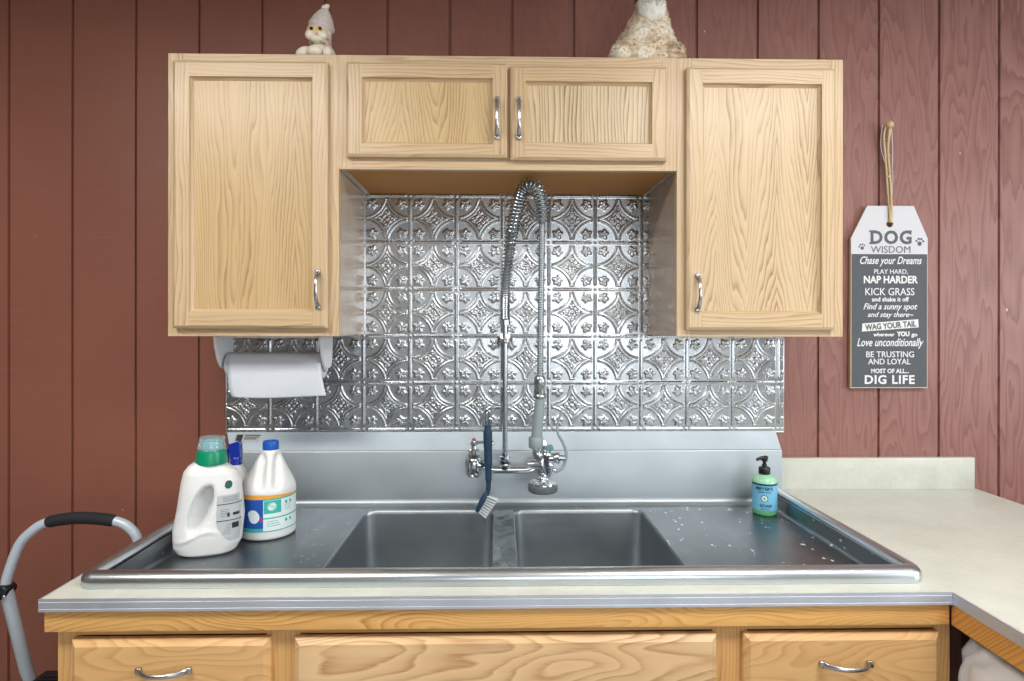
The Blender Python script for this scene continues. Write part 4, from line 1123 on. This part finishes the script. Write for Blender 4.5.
line('lettering', 'PLAY HARD,', 873.4, 907.1, 269.3, 274.6, m_sign_lt, bold=.005)
line('lettering', 'NAP HARDER', 863.1, 917.1, 275.8, 283.4, m_sign_lt, bold=.03)
line('lettering', 'KICK GRASS', 864.6, 913.7, 288.0, 295.4, m_sign_lt, bold=.004)
line('lettering', 'and shake it off', 871.2, 908.2, 297.0, 301.6, m_sign_lt, bold=.025)
line('lettering', 'Find a sunny spot', 862.8, 916.7, 303.4, 311.4, m_sign_lt, bold=.012, shear=.35)
line('lettering', 'and stay there~', 867, 913, 312.0, 318.6, m_sign_lt, bold=.012, shear=.35)
bm = B(); prism(bm, [(U(861.3), V(331.6)), (U(917.9), V(327.3)), (U(917.4), V(319.2)), (U(861.8), V(323.6))], YS-.0007, YS-.0001); obj('banner', bm, m_sign_lt, tg, smooth=0)
o_ = line('banner_lettering', 'WAG YOUR TAIL', 864.2, 915.4, 322.4, 328.6, m_sign_ink, bold=.03, rot=.077); o_.location.y -= .0008
line('lettering', 'wherever', 872.6, 894.0, 332.6, 336.4, m_sign_lt, bold=.03); line('lettering', 'YOU', 896.0, 908.8, 331.4, 336.4, m_sign_lt, bold=.05); line('lettering', 'go', 910.6, 916.7, 333.6, 337.6, m_sign_lt, bold=.03)
line('lettering', 'Love unconditionally', 856.4, 922.9, 338.2, 348.8, m_sign_lt, bold=.012, shear=.35)
line('lettering', 'BE TRUSTING', 865.6, 913.3, 351.3, 357.3, m_sign_lt, bold=.008); line('lettering', 'AND LOYAL', 867.5, 909.8, 358.6, 364.4, m_sign_lt, bold=.008)
line('lettering', 'MOST OF ALL...', 870.4, 908.2, 368.6, 373.2, m_sign_lt, bold=.03)
line('lettering', 'DIG LIFE', 864.2, 914.0, 375.0, 384.0, m_sign_lt, bold=.028, sp=1.12)
for u, v_, s, r in ((861.2, 246.8, 3.4, .2), (919.0, 241.8, 4.4, -.12)):
    bm = B(); k = (SXb-SXa)/77*s
    for dx, dz, rr_ in ((0, -.42, .50), (-.78, .12, .24), (-.32, .62, .26), (.28, .66, .26), (.76, .22, .24)):
        x = dx*math.cos(r)-dz*math.sin(r); z = dx*math.sin(r)+dz*math.cos(r)
        lathe(bm, (U(u)+x*k, YS-.0001, V(v_)+z*k), [(.0001, -.0005), (rr_*k, -.0005), (rr_*k, 0)], 12, axis='y')
    obj('paw_print', bm, m_sign_ink, tg, smooth=0)
# twine loop over a nail
bm = B()
nx0, nz0 = 1.268, 2.098
hx, hz = hole
tube(bm, spline([(hx-.002, YS+.008, hz+.006), (hx-.003, YS-.006, hz+.02), (hx-.006, YS-.002, 1.86), (hx-.010, YS, 1.93), (nx0-.004, -.018, 2.0), (nx0-.012, -.022, 2.06), (nx0-.008, -.026, nz0), (nx0+.004, -.028, nz0+.012), (nx0+.010, -.024, nz0-.01), (nx0+.004, -.019, 2.04), (hx-.004, YS+.001, 1.96), (hx+.001, YS-.001, 1.88), (hx+.003, YS-.006, hz+.03), (hx+.003, YS+.006, hz+.006)], 7), .0034, 8)
tube(bm, spline([(hx+.001, YS-.003, hz+.004), (hx-.001, YS-.009, 1.84), (hx-.002, YS-.004, 1.93), (nx0+.002, -.022, 2.02), (nx0+.001, -.031, 2.09)], 7), .0036, 8)
for k in (1.93, 2.0, 2.05): lathe(bm, (hx-.004-.006*(k-1.9)*5, -.019, k), [(.004, 0), (.0058, .002), (.0058, .007), (.004, .009)], 10)
ball(bm, (nx0+.001, -.034, nz0+.003), .0115, (1, .8, 1.1), 3, 0, .25, 300)
obj('twine', bm, m_twine, tg, smooth=60)
bm = B(); tube(bm, spline([(nx0-.016, -.022, nz0+.006), (nx0-.020, -.018, 2.05), (nx0-.014, -.018, 2.01), (hx-.008, -.018, 1.96)], 7), .0013, 6); tube(bm, spline([(nx0+.014, -.022, nz0+.002), (nx0+.020, -.018, 2.03), (nx0+.020, -.017, 1.975), (hx+.010, -.017, 1.93), (hx+.005, -.02, 1.86)], 7), .0013, 6)
obj('loose_string', bm, m_sign_white, tg, smooth=60)
bm = B(); tube(bm, [(nx0+.002, -.0005, nz0), (nx0+.002, -.030, nz0+.004)], .0028, 10); lathe(bm, (nx0+.002, -.030, nz0+.004), [(.001, -.003), (.006, -.003), (.006, 0), (.001, 0)], 12, axis='y')
tag(obj('nail', bm, m_nickel), 'small metal nail holding the sign twine on the red wall', 'nail')

# ------------------------------------------------------------------ ornaments on top of the cabinets
# figurine with knitted cap
fx, fy, fz = -.527, -.262, ZT
tfg = thing('bear_figurine', 'small cream animal figurine in a grey knitted hat on the left cabinet', 'figurine', (fx, fy, fz))
bm = B(); ball(bm, (fx+.006, fy+.012, fz+.030), .034, (1.1, .9, .9), 3, 0, .05)
ball(bm, (fx+.006, fy+.010, fz+.055), .026, (1.05, .9, 1.0), 3, 0, .05)
ball(bm, (fx-.036, fy-.020, fz+.022), .0155, (1.5, 1.0, 1.0), 3, 0, .05, rot=Matrix.Rotation(-.45, 3, 'Y')); ball(bm, (fx-.004, fy-.026, fz+.023), .0175, (1.25, 1.0, .95), 3, 0, .05); ball(bm, (fx+.030, fy-.018, fz+.022), .015, (.9, 1, 1.2), 3, 0)
obj('body', bm, m_bear, tfg, smooth=70)
hx_, hy_, hz_ = fx+.000, fy-.002, fz+.084
bm = B(); ball(bm, (hx_, hy_, hz_), .034, (1, .9, .92), 3, 0, .03); hd = obj('head', bm, m_bear_tan, tfg, smooth=70)
bm = B(); ball(bm, (hx_-.016, hy_-.019, hz_-.012), .0155, (1.05, .8, .95), 3); ball(bm, (hx_+.013, hy_-.019, hz_-.014), .015, (1.15, .8, .85), 3); ball(bm, (hx_+.001, hy_-.016, hz_-.022), .018, (1.2, .8, .6), 3); obj('muzzle', bm, m_bear, hd, smooth=70)
for dx in (-.011, .013):
    bm = B(); ball(bm, (hx_+dx, hy_-.0300, hz_+.001), .0048); obj('eye', bm, m_black, hd)
bm = B(); ball(bm, (hx_+.004, hy_-.037, hz_-.014), .0035, (.8, .8, 1.4)); obj('nose', bm, m_bear_tan, hd)
bm = B(); ball(bm, (hx_+.022, hy_+.008, hz_-.010), .017, (.7, .8, 1.1), 3); ball(bm, (hx_+.030, hy_-.002, hz_-.002), .012, (.6, .8, 1.6), 3)
HR = Matrix.Rotation(.30, 3, 'Y'); prof = [(.0345, 0), (.0370, .005), (.0365, .011), (.0330, .018), (.027, .032), (.018, .045), (.009, .056), (.004, .060)]
b2 = B(); lathe(b2, (0, 0, 0), prof, 28)
for v in b2.verts:
    k = 1+.02*math.sin(v.co.z*900)+.015*math.sin(math.atan2(v.co.y, v.co.x)*14); v.co = Vector((v.co.x*k, v.co.y*k, v.co.z)); v.co = HR @ (Matrix.Rotation(.25, 3, 'X') @ v.co)+Vector((hx_+.005, hy_+.006, hz_+.015))
merge(bm, b2, 0); obj('knitted_hat', bm, m_bear_knit, hd, smooth=70)
bm = B(); ball(bm, (hx_+.020, hy_-.008, hz_+.069), .0085, (1.2, 1, .9), 3, 0, .3, 400); ball(bm, (hx_+.027, hy_-.010, hz_+.074), .006, (1.2, 1, .9), 2, 0, .3, 400); obj('pompom', bm, m_bear, hd)
bm = B(); tube(bm, [Vector((fx+.004+.027*math.cos(a), fy+.002+.024*math.sin(a), fz+.0585+.003*math.sin(a*2))) for a in [2*PI*i/24 for i in range(24)]], .0055, 8, closed=True)
tube(bm, spline([(fx+.020, fy-.018, fz+.058), (fx+.034, fy-.020, fz+.040), (fx+.044, fy-.014, fz+.010)], 5), .004, 8); obj('scarf', bm, m_pinkish, tfg)

# plush animal
gx, gy, gz = .405, -.235, ZT
tpl = thing('plush_animal', 'fluffy tan and white plush animal sitting on top of the cabinets', 'plush toy', (gx, gy, gz))
def tuft(bm, n_, fn, L, mi=0):
    for _ in range(n_):
        p, nr = fn(); d = (nr+Vector((random.uniform(-.5, .5), random.uniform(-.5, .5), random.uniform(-.9, .2)))).normalized()
        t1 = nr.orthogonal().normalized(); t2 = nr.cross(t1); w_ = .0022
        vs = [bm.verts.new(p+t1*w_*math.cos(a)+t2*w_*math.sin(a)) for a in (0, 2.1, 4.2)]; tip = bm.verts.new(p+d*L*random.uniform(.6, 1.2))
        for i in range(3): bm.faces.new((vs[i], vs[(i+1) % 3], tip)).material_index = mi
bt = [(0, .096), (.02, .102), (.06, .094), (.10, .074), (.14, .057), (.175, .043), (.20, .036), (.215, .028)]
def body(u, v):
    th = 2*PI*u; z = .215*v; r = interp(bt, z); x = r*math.cos(th); y = .78*r*math.sin(th)
    nzz = 1+.10*mnoise.noise(Vector((x*28, y*28, z*28)))+.05*mnoise.noise(Vector((x*80, y*80, z*80)))
    return Vector((gx+x*nzz+.000+.125*max(0, z-.02), gy+y*nzz, gz+z))
bm = surf(body, 60, 34)
def bf():
    u, v = random.random(), random.random(); p = body(u, v); return p, Vector((math.cos(2*PI*u), math.sin(2*PI*u), .3)).normalized()
tuft(bm, 2600, bf, .007)
obj('body', bm, m_plush, tpl, smooth=0)
def pfn():
    x = PX_; a = random.uniform(0, 2*PI); b = random.uniform(-.3, 1.4); nr = Vector((math.cos(a)*math.cos(b), math.sin(a)*math.cos(b), math.sin(b))); return Vector((x, gy-.051, gz+.026))+nr*.029, nr
for PX_, sc in ((gx-.074, (1.05, 1, .9)), (gx+.077, (1.15, 1, .8))):
    bm = B(); ball(bm, (PX_, gy-.051, gz+.026), .0295, sc, 3, 0, .15, 60); tuft(bm, 350, pfn, .007); obj('paw', bm, m_plush, tpl, smooth=0)
bm = B()   # white bib
ball(bm, (gx+.017, gy-.034, gz+.166), .040, (.98, .68, 1.15), 4, 0, .10, 50, rot=Matrix.Rotation(-.25, 3, 'X'))
def bibf():
    a = random.uniform(PI, 2*PI); b = random.uniform(-.8, .9); nr = Vector((math.cos(a)*math.cos(b), math.sin(a)*math.cos(b), math.sin(b))); return Vector((gx+.017+nr.x*.037, gy-.034+nr.y*.027, gz+.166+nr.z*.044)), nr
tuft(bm, 700, bibf, .006); obj('bib', bm, m_plush_white, tpl, smooth=0)
bm = B(); ball(bm, (gx+.026, gy-.014, gz+.245), .042, (1.05, .95, .9), 4, 0, .08, 50)
for s in (-1, 1): ball(bm, (gx+.026+s*.032, gy-.008, gz+.282), .015, (1, .6, 1.3), 3)
hd = obj('head', bm, m_plush_white, tpl, smooth=0)
bm = B(); ball(bm, (gx+.026, gy-.056, gz+.232), .014, (1.2, 1, .8), 3, 0, .08, 50); mz = obj('muzzle', bm, m_plush_white, hd)
bm = B(); ball(bm, (gx+.026, gy-.0700, gz+.236), .0045, (1.3, .8, .8)); obj('nose', bm, m_black, mz)
for s in (-1, 1):
    bm = B(); ball(bm, (gx+.026+s*.0190, gy-.0535, gz+.242), .0050); obj('eye', bm, m_black, hd)

# ------------------------------------------------------------------ folding step stool, left
tst = thing('step_stool', 'folding step stool with silver tube frame and black foam grip, left of the cabinet', 'stool', (-1.13, -.38, 0))
YT = -.35
arc_ = spline([(-1.331, YT, .735), (-1.3236, YT, .7725), (-1.2950, YT, .850), (-1.262, YT, .8880), (-1.2185, YT, .9130), (-1.1341, YT, .9240), (-1.0416, YT, .9150), (-.998, YT, .8920), (-.9765, YT, .853), (-.962, YT, .79), (-.955, YT, .735)], 8)
bm = B(); tube(bm, arc_, .0125, 18); obj('handrail', bm, m_silver_paint, tst, smooth=60)
bm = B(); gp = [p for p in arc_ if -1.222 <= p.x <= -1.040]; tube(bm, gp, [.0135]+[.0158]*(len(gp)-2)+[.0135], 20); obj('foam_grip', bm, m_foam, tst, smooth=60)
for s, xh in ((-1, -1.3314), (1, -.955)):
    bm = B(); xo = xh; k = 1 if s < 0 else -1
    tube(bm, [(xh-k*.004, YT-.03, .735), (xh-k*.020, YT-.15, .40), (xh-k*.030, YT-.30, .012)], .0115, 16)
    lg = obj('front_leg', bm, m_silver_paint, tst, smooth=60)
    bm = B(); lathe(bm, (xh-k*.030, YT-.30, 0), [(.001, 0), (.020, 0), (.020, .022), (.014, .03)], 16); obj('rubber_foot', bm, m_black, lg)
    bm = B(); tube(bm, [(xh+k*.008, YT-.006, .735), (xh+k*.013, YT+.055, .489), (xh+k*.050, YT+.21, .012)], .0155, 16); lg = obj('rear_leg', bm, m_silver_paint, tst, smooth=60)
    bm = B(); lathe(bm, (xh+k*.050, YT+.21, 0), [(.001, 0), (.018, 0), (.018, .022), (.012, .03)], 16); obj('rubber_foot', bm, m_black, lg)
    bm = B(); b2 = B(); lathe(b2, (0, 0, 0), [(.001, -.019), (.021, -.019), (.023, -.016), (.023, .016), (.021, .019), (.001, .019)], 24, axis='y')
    for v in b2.verts: v.co = Matrix.Rotation(-.42*k, 3, 'Y') @ Vector((v.co.x*1.5, v.co.y, v.co.z*.85)) + Vector((xh-k*.010, YT-.004, .7280))
    merge(bm, b2, 0); hg = obj('hinge', bm, m_black, tst, smooth=50)
    bm = B()
    for dx, dz in ((.016, -.006), (-.004, .010), (-.022, -.014)): ball(bm, (xh+k*dx, YT-.024, .7300+dz), .0052, (1, .5, 1))
    obj('rivets', bm, m_nickel, hg)
for z, y0, y1 in ((.468, -.48, -.30), (.22, -.62, -.42)):
    bm = B(); poly = [(-1.262, y1), (-1.262+.0, y0+.03), (-1.24, y0), (-1.045, y0), (-1.022, y0+.03), (-1.022, y1)]
    prism(bm, poly, z, z+.022, plane='xy'); bmesh.ops.bevel(bm, geom=bm.edges[:], offset=.004, segments=2, affect='EDGES')
    for k in range(8): box(bm, -1.245, -1.04, y0+.03+k*(y1-y0-.05)/8, y0+.036+k*(y1-y0-.05)/8, z+.021, z+.0245, .001)
    obj('step_tread', bm, m_black, tst, smooth=40)

# ------------------------------------------------------------------ white sack in a dark bin below the peninsula
bx0, bx1, by0, by1 = .945, 1.30, -1.12, -.728
tbn = thing('waste_bin', 'dark grey waste bin lined with a white sack under the peninsula', 'bin', ((bx0+bx1)/2, (by0+by1)/2, .08))
bm = B(); rs = []
for z, i_ in ((.081, .03), (.083, .028), (.70, .0), (.71, -.006), (.72, -.006), (.72, .004), (.30, .02)): rs.append([bm.verts.new(p) for p in rrect(bx0+i_, bx1-i_, by0+i_, by1-i_, .04, z)])
for a, b in zip(rs, rs[1:]):
    for k in range(len(a)): bm.faces.new((a[k], a[(k+1) % len(a)], b[(k+1) % len(a)], b[k]))
bm.faces.new(rs[0]); bm.faces.new(rs[-1]); obj('bin_body', bm, plain('dark_grey_plastic', S(62, 68, 74), .45), tbn, smooth=50)
def sack(u, v):
    th = 2*PI*u; c, s = math.cos(th), math.sin(th); e = .32
    prof = [(0, 1.05, .66), (.25, 1.06, .70), (.40, 1.03, .755), (.55, .94, .79), (.72, .75, .805), (.88, .4, .80), (1.0, .05, .79)]
    for (a, r0, z0), (b, r1, z1) in zip(prof, prof[1:]):
        if v <= b: k = (v-a)/(b-a); r = r0+(r1-r0)*k; z = z0+(z1-z0)*k; break
    x = (bx1-bx0)/2*r*math.copysign(abs(c)**e, c); y = (by1-by0)/2*r*math.copysign(abs(s)**e, s)
    p = Vector(((bx0+bx1)/2+x, (by0+by1)/2+y, z))
    d = mnoise.noise(Vector((p.x*9, p.y*9, p.z*6)))*.020+abs(mnoise.noise(Vector((p.x*24, p.y*24, p.z*12))))*.016
    return p+Vector((c, s, .6))*d
obj('white_sack', surf(sack, 90, 40), m_bag, tbn, smooth=80)
